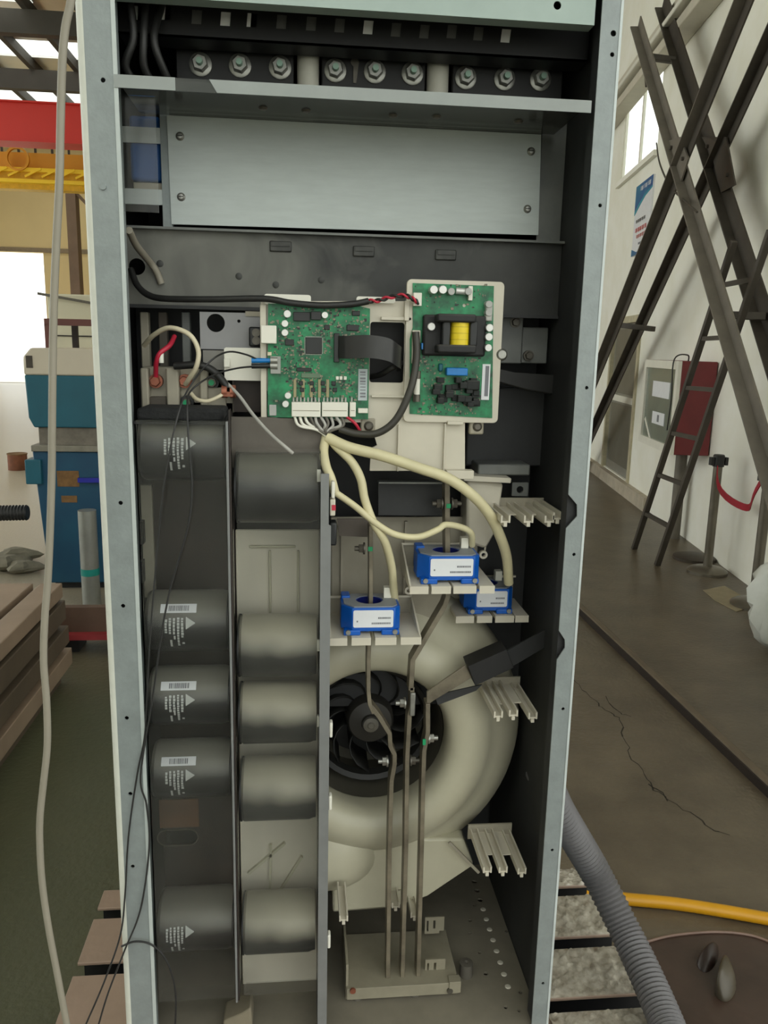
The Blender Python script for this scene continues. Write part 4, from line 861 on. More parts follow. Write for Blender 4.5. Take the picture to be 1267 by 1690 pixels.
# ---------------------------------------------------------------- loose wires on the left
o = wire(path([(238, 570, .16), (255, 552, .13), (280, 541, .11), (312, 552, .10), (327, 578, .10), (324, 605, .10), (312, 625, .115), (306, 634, .13)]), .0042, CREAMW, 'cream_wire', n=9); tag(o, 'thick cream wire arching over the terminal block', 'wire')
o = wire(path([(288, 555, .14), (280, 570, .12), (264, 583, .11), (258, 598, .115), (257, 616, .13), (257, 626, .135)]), .0042, REDW, 'red_wire', n=9); tag(o, 'short red wire ending at the left copper bolt', 'wire')
p = at(266, 590, .112); o = MB().lathe((p.x, .112, p.z-.009), [(0, 0), (.004, 0), (.0045, .016), (.0025, .02), (0, .02)], 12, 'Z').build('wire_lug', WHITEP); tag(o, 'small white insulating sleeve beside the red wire', 'sleeve')
o = wire(path([(314, 648, .12), (325, 659, .105), (342, 662, .10), (358, 656, .10), (370, 649, .105)]), .0034, CREAMW, 'cream_wire', n=9); tag(o, 'short cream jumper wire between two copper studs', 'wire')
o = wire(path([(288, 604, .12), (330, 603, .11), (355, 615, .11), (376, 640, .11)]), .0065, RUBBER, 'black_cable', n=9); tag(o, 'thick black cable from the cavity to the right copper stud', 'cable')
o = wire(path([(376, 634, .11), (396, 655, .09), (418, 685, .06), (445, 715, .03), (470, 737, .012), (483, 748, .015)]), .003, GREYW, 'grey_wire', n=8); tag(o, 'grey wire slanting down from the copper stud over the clear cover', 'wire')
THIN = mat('thin_wire_black', S(40, 40, 40), .5)
o = wire(path([(430, 596, .085), (405, 585, .08), (375, 581, .075), (345, 598, .07), (312, 640, .04), (292, 690, .0), (272, 790, -.006), (262, 880, -.006), (255, 960, -.006), (247, 1060, -.006), (242, 1160, -.006), (238, 1220, -.006), (226, 1280, -.006), (212, 1380, -.006), (206, 1480, -.006), (198, 1545, -.01), (172, 1620, -.012), (142, 1690, -.015), (130, 1720, -.015)]), .0016, THIN, 'thin_wire', n=6); tag(o, 'thin black wire from the blue plug hanging all the way down the left post', 'wire')
o = wire(path([(430, 604, .085), (390, 608, .08), (350, 620, .07), (315, 645, .05), (309, 672, .01), (312, 740, -.005), (317, 800, -.006), (312, 860, -.006), (296, 920, -.006), (280, 975, -.006), (266, 1050, -.006), (252, 1150, -.006), (232, 1280, -.008), (242, 1330, -.006), (246, 1400, -.006), (232, 1500, -.007), (205, 1570, -.012), (178, 1640, -.014), (160, 1700, -.015)]), .0016, THIN, 'thin_wire', n=6); tag(o, 'second thin black wire swinging down over the capacitor covers', 'wire')
o = wire(path([(200, 1562, -.012), (222, 1554, -.01), (248, 1558, -.008), (270, 1578, -.006), (284, 1610, -.006), (290, 1650, -.006), (288, 1710, -.006)]), .0018, THIN, 'thin_wire', n=6); tag(o, 'thin black wire looping over the foot of the left post', 'wire')
t = thing('plug_pair', 'blue and black crimp plugs pushed into the control board edge', 'plug', at(430, 598, .08))
for y, mt in ((595, BLUEC), (604, CHIP)):
    p, q = at(415, y, .085), at(446, y, .085); MB().cyl(p, q, .0045, 12, .0038).build('crimp_sleeve', mt, t); MB().cyl(q, q+V((.012, 0, 0)), .0055, 12).build('ferrule', STEEL, t)
# ================================================================ CAPACITOR BANK
def cyl_patch(m, c, R, x0, x1, a0, a1, lift=.0004, n=4):      # patch wrapped on a cylinder whose axis is X; angle 0 faces the viewer, positive up
    o = len(m.v); r = R+lift
    for k in range(n+1):
        a = a0+(a1-a0)*k/n
        for x in (x0, x1): m.v.append(V((x, c.y-r*math.cos(a), c.z+r*math.sin(a))))
    for k in range(n): m.f.append((o+2*k, o+2*k+1, o+2*k+3, o+2*k+2))
CAPZ = [('topmost', 745, .055), ('second', 1040, .054), ('third', 1166, .052), ('fourth', 1290, .052), ('lowest', 1548, .056)]
for k, (nm, py, R) in enumerate(CAPZ):
    Yc = .075; p = at(300, py, Yc-R*.95); xa, xb = -.342, -.204
    t = thing('capacitor', nm+' black printed capacitor in the left column', 'capacitor', (p.x, Yc, p.z-R), 'capacitors in the left column')
    c = V((0, Yc, p.z))
    MB().lathe((xa, Yc, p.z), [(0, 0), (R*.93, 0), (R, .006), (R, xb-xa-.012), (R*.96, xb-xa-.006), (R*.96, xb-xa), (0, xb-xa)], 40, 'X').build('body', CAPBLK, t)
    MB().lathe((xb-.002, Yc, p.z), [(R*.97, 0), (R*1.0, .001), (R*1.0, .003), (R*.7, .004), (0, .004)], 40, 'X').build('end_cap', CHIP, t)
    m = MB(); x = p.x-.028; A = .0062
    rows = [(0, .45, .10), (.0068, .50, .02), (.0136, .5, .0), (.0204, .52, -.55), (.0272, .5, -.08)]
    for i, (dx, a1, a0) in enumerate(rows):
        a = a1*.8
        while a > a0*.8-.12:
            h = random.uniform(.05, .10); cyl_patch(m, c, R, x+dx, x+dx+random.uniform(.0032, .0042), a-h, a, n=2); a -= h+.018
    cyl_patch(m, c, R, x+.008, x+.0115, -.62, -.32, n=3); cyl_patch(m, c, R, x+.0145, x+.0175, -.3, -.17, n=2); cyl_patch(m, c, R, x+.028, x+.032, -.5, -.42, n=2)
    o = len(m.v); r = R+.0004
    for i in range(8): h = .19*(1-i/8); cyl_patch(m, c, R, x+.035+.0019*i, x+.035+.0019*(i+1), .24-h, .24+h, .0005, 4)
    q = m.build('printing', PRINT, t, smooth=0)
    if k in (1, 2, 3):
        m = MB(); cyl_patch(m, c, R, x-.008, x+.052, .56, .86, .0006); lb = m.build('sticker', LABEL, t)
        m = MB(); xx = x+.006
        while xx < x+.038: ww = random.choice((.0008, .0014, .002)); cyl_patch(m, c, R, xx, xx+ww, .62, .80, .0009); xx += ww+.001
        m.build('barcode', INK, lb, smooth=0)
CAPR = [('topmost', 815, .060), ('second', 1082, .056), ('third', 1196, .056), ('fourth', 1326, .058), ('lowest', 1552, .056)]
for k, (nm, py, R) in enumerate(CAPR):
    Yc = .082; p = at(460, py, Yc-R*.95); xa, xb = -.188, -.052
    t = thing('capacitor', nm+' dusty unprinted capacitor in the right column', 'capacitor', (p.x, Yc, p.z-R), 'capacitors in the right column')
    MB().lathe((xa, Yc, p.z), [(0, 0), (R*.93, 0), (R, .006), (R, xb-xa-.012), (R*.95, xb-xa-.004), (R*.95, xb-xa), (0, xb-xa)], 40, 'X').build('body', CAPDUST if k else CAPBLK, t)
    MB().lathe((xa, Yc, p.z), [(R*.94, -.002), (R*1.0, -.001), (R*1.0, .002)], 40, 'X').build('end_ring', CHIP, t)
# mounting panel with long slots behind the left column
zo = [at(300, y, .15).z for y in (1232, 1381)]; xs = [at(a, 1232, .15).x for a in (255, 322)]
t = thing('capacitor_backplate', 'brown steel backplate with oval slots behind the left capacitors', 'backplate', (-.27, .15, .45))
MB().plate([(-.345, .45), (-.2, .45), (-.2, 1.55), (-.345, 1.55)], .15, .153, [slot(xs[0], xs[1], z, .016) for z in zo]).build('sheet', BROWNM, t, smooth=0)
for z in zo:
    a = slot(xs[0]-.002, xs[1]+.002, z, .018); b = slot(xs[0], xs[1], z, .016); MB().plate(a, .147, .15, [b]).build('slot_rim', STEELD, t, smooth=0)
e = rect(236, 800, 254, 985, .145); MB().box(e[0], e[1], .14, .15, e[2], e[3]).build('insulating_strip', BEIGED, t, smooth=0)
for py in (880, 945):
    p = at(233, py, .1); MB().box(p.x-.003, p.x+.003, .1, .12, p.z-.02, p.z+.02).build('edge_clip', CHIP, t)
p = at(285, 1350, .149); MB().box(p.x-.025, p.x+.05, .1475, .149, p.z-.02, p.z+.04).build('rust_patch', mat('rust_film', S(96, 68, 46), .8, 0, .3, 12), t, smooth=0)
# beige duct behind the right column
e = rect(386, 870, 536, 1640, .17)
t = thing('duct_panel', 'beige moulded air duct panel behind the right capacitors', 'duct', ((e[0]+e[1])/2, .19, e[2]))
MB().box(-.199, -.03, .150, .156, e[2], e[3]).build('panel', BEIGE, t, bev=.004)
for x in (446, 492):
    a = rect(x-2, 905, x+2, 1020, .16); MB().box(a[0], a[1], .143, .15, a[2], a[3]).build('rib', BEIGEF, t, bev=.002)
a = rect(412, 897, 488, 901, .16); MB().box(a[0], a[1], .143, .15, a[2], a[3]).build('rib', BEIGEF, t, bev=.002)
for (p, q) in (((447, 1392), (445, 1490)), ((410, 1440), (470, 1390)), ((452, 1485), (498, 1412))):
    MB().bar(at(*p, .148), at(*q, .148), .005, .012, (0, 1, 0)).build('rib', BEIGEF, t)
# upper grey sheet behind the top right capacitor
e = rect(382, 688, 532, 752, .1); o = MB().box(e[0], e[1], .09, .093, e[2]-.02, e[3]).build('grey_sheet', mat('brown_grey_sheet', S(104, 98, 90), .6, .1, .2, 8), smooth=0); tag(o, 'dull grey sheet above the topmost dusty capacitor', 'sheet')
# foam strip on top of the left column
e = rect(225, 674, 369, 696, .03)
t = thing('foam_strip', 'black foam strip on top of the left capacitor cover', 'foam', ((e[0]+e[1])/2, .05, e[2])); MB().box(e[0], e[1], .03, .12, e[2], e[3]).build('strip', FOAM, t, bev=.006)
MB().box(e[0]-.004, e[1]+.002, .025, .12, e[2]-.004, e[2]).build('carrier_strip', BLACKM, t)
# clear folded covers
def cover(nm, label, px0, px1, pyt, pyb, Y, seams):
    q = rect(px0, pyt, px1, pyb, Y)
    x0 = at(px0, pyt, Y).x; x1 = at(px1, pyt, Y).x
    t = thing(nm, label, 'cover', ((x0+x1)/2, Y, q[2]))
    MB().box(x0, x1, Y, Y+.002, q[2], q[3]).build('front_sheet', POLYL, t, smooth=0)
    MB().box(x0, x1, Y+.002, Y+.06, q[3]-.002, q[3]).build('top_fold', POLYL, t, smooth=0)
    MB().box(x1-.002, x1, Y+.002, Y+.05, q[2], q[3]).build('side_fold', POLYL, t, smooth=0)
    MB().box(x0+.002, x1-.002, Y+.002, Y+.03, q[2], q[2]+.002).build('bottom_fold', POLYL, t, smooth=0)
    return t, q
tl, ql = cover('capacitor_cover', 'clear folded cover over the printed left capacitors', 224, 378, 694, 1652, .012, ())
tr_, qr = cover('capacitor_cover', 'clear folded cover over the dusty right capacitors', 389, 529, 746, 1640, .014, ())
xe = at(383, 900, .02).x
o = MB().box(xe-.0015, xe+.001, .004, .03, ql[2], at(383, 675, .02).z).build('divider_strip', BROWNM, bev=.001); tag(o, 'thin upright divider between the two clear covers', 'divider')
o = MB().box(xe-.0055, xe-.0017, .0, .02, ql[2], ql[3]).build('steel_edge', STRIP, bev=.0005); tag(o, 'thin bright steel edge along the left clear cover', 'edge strip')
for py in (785, 1065, 1190):
    p = at(526, py, .02); MB().box(p.x-.003, p.x+.003, .018, .024, p.z-.01, p.z+.01).build('corner_clip', WHITEP, tr_, smooth=0)
# partition sheet between the capacitors and the fan
xa = at(528, 1000, .0).x; xb = at(545, 1000, .0).x; zt = at(536, 782, 0).z
t = thing('partition_panel', 'upright grey partition between the capacitors and the fan', 'partition', ((xa+xb)/2, .05, .36))
MB().plate([(xa, .36), (xb, .36), (xb, at(545, 868, 0).z), (xb-.004, at(545, 866, 0).z), (xb-.004, zt), (xa, zt)], 0, .003).build('front_flange', STRIP, t, smooth=0)
MB().box(xa, xa+.003, .003, .16, .36, zt).build('web', INDARK, t, smooth=0)
for py in (808, 1203, 1323, 1551):
    p = at(547, py, .01); MB().box(xb, xb+.006, .004, .02, p.z-.014, p.z+.014).build('edge_clip', WHITEP, t, bev=.002)
p = at(549, 835, .01); MB().box(xb-.002, xb+.007, .004, .03, p.z-.016, p.z+.012).build('edge_switch', BEIGE, t, bev=.002); MB().box(xb+.001, xb+.0075, .002, .004, p.z-.006, p.z+.003).build('red_mark', REDW, t, smooth=0)
p = at(550, 880, .02); MB().box(xb-.002, xb+.01, .012, .04, p.z-.02, p.z+.02).build('black_clip', CHIP, t, bev=.003)
# floor clutter under the covers
for a, b, c_, d in ((262, 1664, 305, 1668), (445, 1655, 450, 1690)):
    pass
o = MB().plate(poly([(370, 1672), (400, 1660), (415, 1650), (418, 1680), (395, 1690), (368, 1690)], .05), .03, .08).build('torn_tape', mat('dusty_tape', S(126, 118, 100), .8), bev=.004); tag(o, 'crumpled piece of dusty tape at the foot of the clear covers', 'tape')
# ================================================================ FAN
Yf = .178
fc = at(617, 1224, Yf+.005); FC = V((fc.x, Yf, fc.z))
t = thing('centrifugal_fan', 'large beige plastic centrifugal fan housing behind the busbars', 'fan', (FC.x, .3, .58))
ri = at(738, 1222, Yf+.005).x-FC.x; ro = .386-FC.x
prof = [(ri, .05), (ri-.001, .022), (ri+.002, .006), (ri+.008, -.006), (ri+.018, -.014), (ri+.032, -.019), (ri+.046, -.020), (ri+.062, -.016), (ri+.076, -.008), (ri+.089, .003), (ri+.092, .007), (ri+.11, .018), (ri+.13, .030), (ro-.014, .05), (ro-.004, .075), (ro, .11), (ro, .2)]
MB().lathe(FC, prof, 72).build('scroll_ring', BEIGEF, t, smooth=40)
MB().plate(poly([(548, 1385), (620, 1380), (700, 1385), (765, 1385), (782, 1428), (708, 1478), (640, 1500), (548, 1507)], Yf+.012), Yf+.012, Yf+.12).build('foot_panel', BEIGEF, t, bev=.006)
# outlet bulge, lower left
m = MB(); bc = at(535, 1425, Yf); n = 24
for i in range(9):
    ph = math.pi/2*i/8
    for k in range(n):
        th = 2*math.pi*k/n; m.v.append(V((bc.x+.125*math.cos(ph)*math.cos(th), Yf+.045-.062*math.sin(ph), bc.z+.088*math.cos(ph)*math.sin(th))))
for i in range(8):
    for k in range(n): m.f.append((i*n+k, i*n+(k+1) % n, (i+1)*n+(k+1) % n, (i+1)*n+k))
m.build('outlet_bulge', BEIGEF, t, smooth=60)
MB().lathe(FC, [(ri-.002, .045), (ri-.002, .2), (0, .2)], 48).build('inner_wall', mat('fan_dark', S(92, 89, 78), .6, 0, .2, 6), t)
bd = MB()
fan_d = mat('impeller_grey', S(24, 24, 22), .5, 0, .2, 8)
FC = FC+V((0, .03, 0))
IM = thing('impeller', 'dark fan impeller with round hub inside the inlet', 'impeller', (FC.x, Yf+.15, FC.z))
MB().lathe(FC, [(0, .155), (.118, .155), (.118, .16), (0, .16)], 40).build('back_disc', fan_d, IM)
MB().lathe(FC, [(.128, .05), (.118, .055), (.112, .07), (.116, .07), (.128, .06)], 40).build('inlet_ring', fan_d, IM)
for k in range(11):
    a = 2*math.pi*k/11; pts = []
    m = MB()
    for i in range(6):
        u = i/5; r = .05+.068*u; th = a+.7*u*u
        for y in (.06+.03*(1-u), .155): m.v.append(FC+V((r*math.cos(th), y, r*math.sin(th))))
    for i in range(5): m.f.append((2*i, 2*i+1, 2*i+3, 2*i+2))
    o = m.build('blade', fan_d, IM); md = o.modifiers.new('solid', 'SOLIDIFY'); md.thickness = .003
MB().lathe(FC, [(0, .05), (.018, .05), (.02, .056), (.045, .062), (.05, .07), (.054, .155)], 36).build('hub', mat('hub_grey', S(50, 48, 44), .5, 0, .15, 10), IM)
MB().lathe(FC, [(0, .042), (.006, .042), (.008, .044), (.016, .046), (.016, .05)], 20).build('hub_screw', mat('hub_disc', S(110, 106, 96), .5), IM)
# ---------------------------------------------------------------- beige mouldings above the fan
o = MB().plate(poly([(545, 852), (770, 852), (770, 900), (735, 985), (690, 1075), (545, 1000)], .212), .205, .212).build('fan_shroud', BEIGED, bev=.003); tag(o, 'beige shroud panel behind the blue current sensors', 'shroud')
for x in (564, 668): e = rect(x-2, 860, x+2, 985, .2); MB().box(e[0], e[1], .196, .205, e[2], e[3]).build('rib', BEIGED, o)
t = thing('funnel_cup', 'beige plastic cup moulding under the grey ledge', 'moulding', at(805, 900, .18))
MB().plate(poly([(770, 792), (830, 797), (818, 875), (800, 905), (768, 895)], .17), .165, .23).build('body', BEIGE, t, bev=.006)
MB().plate(poly([(762, 783), (842, 788), (841, 796), (762, 792)], .16), .15, .24).build('rim', BEIGE, t, bev=.002)
t = thing('steel_channel_bracket', 'dark steel channel bracket below the beige carrier', 'bracket', at(690, 850, .16))
MB().plate(poly([(624, 796), (741, 792), (741, 851), (624, 850)], .16), .158, .162).build('face', INDARK, t)
e = rect(624, 790, 741, 797, .14); MB().box(e[0], e[1], .13, .16, e[2], e[2]+.003).build('lip', INNER, t)
o = MB().plate(poly([(556, 856), (612, 856), (606, 886), (560, 884)], .15), .148, .152).build('angle_tab', mat('brown_grey', S(92, 84, 76), .6), smooth=0); tag(o, 'small brownish steel tab above the left current sensor', 'tab')
p = at(858, 808, .2); t = thing('square_clip', 'small grey square clip with a hole near the right wall', 'clip', p)
MB().plate(rrect(p.x-.016, p.x+.016, p.z-.013, p.z+.014, .002), .2, .206, [circ(p.x, p.z, .007, 14)]).build('plate', INNER, t, smooth=0)

# ---------------------------------------------------------------- current sensors on slotted trays
DARKHOLE = CHIP
def tray(name_label, slats, pyf, pyback, Yf_, Yb_, zf, left_wall, right_wall, lug):
    z = at((slats[0][0]+slats[-1][1])/2, pyf, Yf_).z
    t = thing('sensor_tray', name_label, 'tray', (at(slats[1][0], pyf, Yf_).x, Yf_, z-.008), 'slotted beige sensor trays')
    for a, b in slats:
        x0, x1 = at(a, pyf, Yf_).x, at(b, pyf, Yf_).x
        MB().box(x0, x1, Yf_, Yb_, z-.008, z).build('slat', BEIGE, t, bev=.001)
        MB().box(x0, x1, Yf_-.002, Yf_, z-.014, z).build('slat_lip', BEIGE, t)
    x0, x1 = at(slats[0][0], pyf, Yf_).x, at(slats[-1][1], pyf, Yf_).x
    zt = at((slats[0][0]+slats[-1][1])/2, pyback, Yb_).z
    MB().box(x0+.004, x1-.004, Yb_, Yb_+.003, z-.008, zt).build('back_wall', BEIGED, t)
    MB().box(x0, x1, Yb_-.004, Yb_, zt-.003, zt+.001).build('back_rim', BEIGE, t)
    for s_, on in ((x0, left_wall), (x1-.003, right_wall)):
        if on: MB().add([(s_, Yf_+.003, z), (s_, Yb_, z), (s_, Yb_, zt), (s_+.003, Yf_+.003, z), (s_+.003, Yb_, z), (s_+.003, Yb_, zt)], [(0, 1, 2), (3, 5, 4), (0, 3, 4, 1), (1, 4, 5, 2), (2, 5, 3, 0)]).build('gusset', BEIGE, t)
    if lug:
        p = at(*lug, Yb_-.02); MB().lathe((p.x, Yb_-.02, p.z), [(.004, -.004), (.008, -.004), (.008, .004), (.004, .004), (.004, -.004)], 16).build('ring_lug', BEIGE, t)
        MB().bar((p.x+.003, Yb_-.02, p.z+.007), (p.x+.008, Yb_-.006, zt), .003, .004).build('lug_arm', BEIGE, t)
    return t, z
def sensor(label, pxl, pxr, pyb, Yf_, z, dim=False):
    x0 = at(pxl, pyb, Yf_).x; x1 = at(pxr, pyb, Yf_).x; w_ = x1-x0; cx = (x0+x1)/2; D = .084; H = .052
    t = thing('current_sensor', label, 'sensor', (cx, Yf_+D/2, z), 'blue current sensors')
    c = .019
    oct_ = [(x0+c, Yf_), (x1-.010, Yf_), (x1, Yf_+.012), (x1, Yf_+D-.01), (x1-.01, Yf_+D), (x0+c, Yf_+D), (x0, Yf_+D-.02), (x0, Yf_+.022)]
    hole = circ(cx, Yf_+D*.52, .024, 24)
    TR = lambda x, y, zz: V((x, y, zz))
    MB().plate(oct_, z+.006, z+H-.002, [hole], TR).build('body', BLUEL, t, bev=.0015)
    ins = [(cx+(x-cx)*.9, Yf_+D*.5+(y-Yf_-D*.5)*.92) for x, y in oct_]
    MB().plate(ins, z+H-.002, z+H, [circ(cx, Yf_+D*.52, .025, 24)], TR).build('top_plate', GREYL, t, smooth=0)
    MB().lathe((cx, Yf_+D*.52, z), [(.024, .007), (.0225, .007), (.0225, H-.002), (.024, H-.002)], 24, 'Z').build('aperture_sleeve', mat('navy_sleeve', S(16, 30, 110), .5), t)
    lx0, lx1 = x0+.021, x1-.013
    l_ = MB().plate(rrect(lx0, lx1, z+.014, z+.046, .003), Yf_-.001, Yf_).build('label_plate', LABEL, t, smooth=0)
    m = MB()
    for zz, a in ((z+.030, .62), (z+.020, .46)):
        x = lx0+(lx1-lx0)*a
        while x < lx1-.006: ww = random.uniform(.0012, .0026); m.box(x, x+ww, Yf_-.0014, Yf_-.001, zz, zz+.0032); x += ww+.0007
    m.box(lx0+.006, lx0+.0085, Yf_-.0014, Yf_-.001, z+.024, z+.027)
    m.build('lettering', INK, l_, smooth=0)
    for a, b in ((x0+.004, x0+.034), (x1-.034, x1-.002)):
        f_ = MB().box(a, b, Yf_-.004, Yf_+.02, z, z+.01).build('foot', BLUEL, t, bev=.002)
        sxp = a+.008 if a < cx else b-.008; MB().cyl((sxp, Yf_-.004, z+.007), (sxp, Yf_-.008, z+.007), .0045, 10).build('screw', STEEL, f_)
    MB().box(x0+.002, x0+.018, Yf_+D-.03, Yf_+D+.0, z+.01, z+H+.004).build('rear_block', BLUEL, t, bev=.002)
    MB().box(x1-.026, x1-.012, Yf_+.05, Yf_+.066, z+H, z+H+.02).build('connector', WHITEP, t, bev=.001)
    return t
t1, z1 = tray('beige slotted tray below the left blue sensor beside the partition', [(544, 573), (580, 612), (619, 654), (661, 695)], 1052, 983, .052, .185, 0, True, True, (674, 974))
sensor('blue current sensor on the lowest left tray next to the partition', 563, 660, 1048, .066, z1)
t2, z2 = tray('beige slotted tray below the upper blue sensor', [(676, 707), (712, 744), (748, 786), (791, 816)], 967, 896, .052, .185, 0, True, False, (797, 915))
sensor('blue current sensor on the highest tray under the cream sleeves', 690, 791, 963, .066, z2)
t3, z3 = tray('beige slotted tray in the shade near the right wall', [(752, 782), (787, 812), (817, 848), (850, 872)], 1016, 950, .17, .28, 0, False, False, None)
sensor('blue current sensor in deep shade near the right wall', 768, 846, 1013, .182, z3)

# ---------------------------------------------------------------- busbars
def flat(pts, wd, d, name, m, parent=None):      # flat bar seen edge-on: swept in the X-Z plane, depth along Y
    P_ = [at(a, b, y) for a, b, y in pts]; mb_ = MB(); k = len(P_)
    for i, p in enumerate(P_):
        t_ = (P_[min(i+1, k-1)]-P_[max(i-1, 0)]); t_ = V((t_.x, 0, t_.z)).normalized(); n_ = V((-t_.z, 0, t_.x))*wd/2
        for q in (p-n_, p+n_, p+n_+V((0, d, 0)), p-n_+V((0, d, 0))): mb_.v.append(q)
    for i in range(k-1):
        for j in range(4): mb_.f.append((4*i+j, 4*i+(j+1) % 4, 4*i+4+(j+1) % 4, 4*i+4+j))
    mb_.f.append((0, 1, 2, 3)); mb_.f.append(tuple(4*(k-1)+j for j in range(4)))
    return mb_.build(name, m, parent, bev=.0008)
def xbolt(parent, px, py, Y, s_, m=STEELD):      # bolt with its axis along X beside a bar; s_ = side
    p = at(px, py, Y)
    w1 = MB().cyl(p, p+V((s_*.003, 0, 0)), .011, 18).build('washer', m, parent)
    MB().tube([p+V((s_*.003, 0, 0)), p+V((s_*.011, 0, 0))], .0085, 6).build('nut', m, w1); MB().cyl(p+V((s_*.011, 0, 0)), p+V((s_*.019, 0, 0)), .0045, 12).build('bolt_end', m, w1)
YB = .105
t = thing('busbar', 'left upright busbar rising through the left blue sensor', 'busbar', at(641, 1618, YB), 'upright busbars')
flat([(612, 868, .108), (612, 1000, .108), (608, 1090, .106), (608, 1140, .105), (610, 1163, .105), (617, 1178, .105)], .0075, .03, 'upper_bar', BUSBAR, t)
flat([(612, 1166, YB), (626, 1184, YB), (643, 1212, YB), (644, 1232, YB), (651, 1246, YB), (651, 1262, YB), (646, 1290, YB), (643, 1400, YB), (640, 1618, YB)], .0085, .03, 'lower_bar', BUSBAR, t)
xbolt(t, 602, 905, .12, -1); xbolt(t, 640, 1256, .12, -1, STEEL)
p = at(611, 906, .107); MB().box(p.x-.004, p.x+.004, .106, .108, p.z-.004, p.z+.004).build('paint_mark', GREENM, t)
t = thing('busbar', 'middle upright busbar bending up through the upper blue sensor', 'busbar', at(664, 1622, YB), 'upright busbars')
flat([(738, 795, .108), (739, 985, .108), (734, 1000, .108), (690, 1075, .106), (681, 1090, .105), (678, 1140, .105)], .0095, .03, 'upper_bar', BUSBAR, t)
flat([(680, 1135, YB), (680, 1165, YB), (676, 1180, YB), (672, 1250, YB), (670, 1400, YB), (664, 1622, YB)], .0085, .03, 'lower_bar', BUSBAR, t)
MB().box(at(676, 1150, YB).x, at(685, 1150, YB).x, YB-.006, YB, at(680, 1180, YB).z, at(680, 1142, YB).z).build('joint_clamp', STEEL, t, bev=.002)
xbolt(t, 669, 1160, .12, -1, STEEL); xbolt(t, 730, 831, .12, -1); xbolt(t, 744, 831, .12, 1); xbolt(t, 676, 1255, .13, 1)
p = at(740, 835, .107); MB().box(p.x-.004, p.x+.004, .106, .108, p.z-.004, p.z+.004).build('paint_mark', GREENM, t)
t = thing('busbar', 'right upright busbar below the dark strap', 'busbar', at(690, 1616, YB), 'upright busbars')
flat([(706, 1162, YB), (706, 1210, YB), (700, 1240, YB), (698, 1300, YB), (696, 1400, YB), (690, 1616, YB)], .0085, .03, 'lower_bar', BUSBAR, t)
xbolt(t, 706, 1218, .12, 1, STEEL)
p = at(700, 1225, .103); MB().box(p.x-.003, p.x+.003, YB-.002, YB, p.z-.006, p.z+.006).build('paint_mark', GREENM, t)
t = thing('strap_busbar', 'dark flat strap reaching from the right wall to the right busbar', 'busbar', at(770, 1130, .13))
def slab(pts, y0, y1, m, nm): return MB().plate(poly(pts, y0), y0, y1).build(nm, m, t, bev=.001)
slab([(704, 1142), (768, 1098), (779, 1118), (716, 1156), (704, 1165)], .11, .116, BUSBAR, 'strap_end')
slab([(772, 1100), (836, 1072), (848, 1102), (784, 1132)], .10, .15, BLACKM, 'insulating_block')
slab([(836, 1074), (900, 1040), (905, 1065), (846, 1100)], .14, .146, INDARK, 'strap')
slab([(716, 1148), (796, 1130), (786, 1140), (722, 1164)], .118, .122, INDARK, 'lower_strap')
# busbar foot bracket
zt_ = at(660, 1626, .085).z
t = thing('busbar_bracket', 'dusty beige bracket the three busbars stand on', 'bracket', at(660, 1660, .12))
xa, xb = at(572, 1635, .085).x, at(756, 1635, .085).x
DUSTB = mat('dusty_bracket', S(140, 134, 116), .7, 0, .15, 10)
MB().box(xa, xb, .085, .235, zt_-.004, zt_).build('top', DUSTB, t, bev=.001); MB().box(xa, xb, .083, .087, zt_-.026, zt_).build('front_flange', DUSTB, t, bev=.001)
MB().box(xa-.002, xa+.003, .09, .24, zt_-.03, zt_+.05).build('side_flange', DUSTB, t, bev=.001)
MB().box(xb-.02, xb+.004, .08, .1, zt_-.022, zt_+.004).build('end_lug', DUSTB, t, bev=.001)
for a in (582, 742):
    p = at(a, 1634, .083); MB().cyl((p.x, .083, p.z), (p.x, .079, p.z), .006, 12).build('screw', COPPER if a < 600 else STEELD, t)
for a in (588, 682):
    x = at(a, 1660, .1).x; MB().cyl((x, .1, .36), (x, .1, zt_-.004), .0125, 18).build('standoff', mat('standoff_grey', S(92, 88, 80), .6), t)
for (px, py, y) in ((717, 1600, .12), (716, 1530, .2)):
    p = at(px, py, y); h = .016
    MB().plate([(p.x-.02, p.z-h), (p.x+.012, p.z-h), (p.x+.012, p.z-h+.006), (p.x+.022, p.z-h+.006), (p.x+.022, p.z+.024), (p.x-.02, p.z+.024)], y, y+.003, [slot(p.x-.016, p.x-.011, p.z+.004, .0024, 4)[::1] and [(p.x-.016, p.z-.01), (p.x-.012, p.z-.01), (p.x-.012, p.z+.016), (p.x-.016, p.z+.016)], [(p.x-.002, p.z-.004), (p.x+.003, p.z-.004), (p.x+.003, p.z+.016), (p.x-.002, p.z+.016)]]).build('slotted_tab', DUSTB, t, smooth=0)
x = at(768, 1618, .14); tag(MB().lathe((x.x, .14, .36), [(0, 0), (.014, 0), (.014, .03), (.005, .031), (0, .028)], 18, 'Z').build('floor_standoff', mat('standoff_grey', S(92, 88, 80))), 'short round standoff on the cabinet floor right of the bracket', 'standoff')

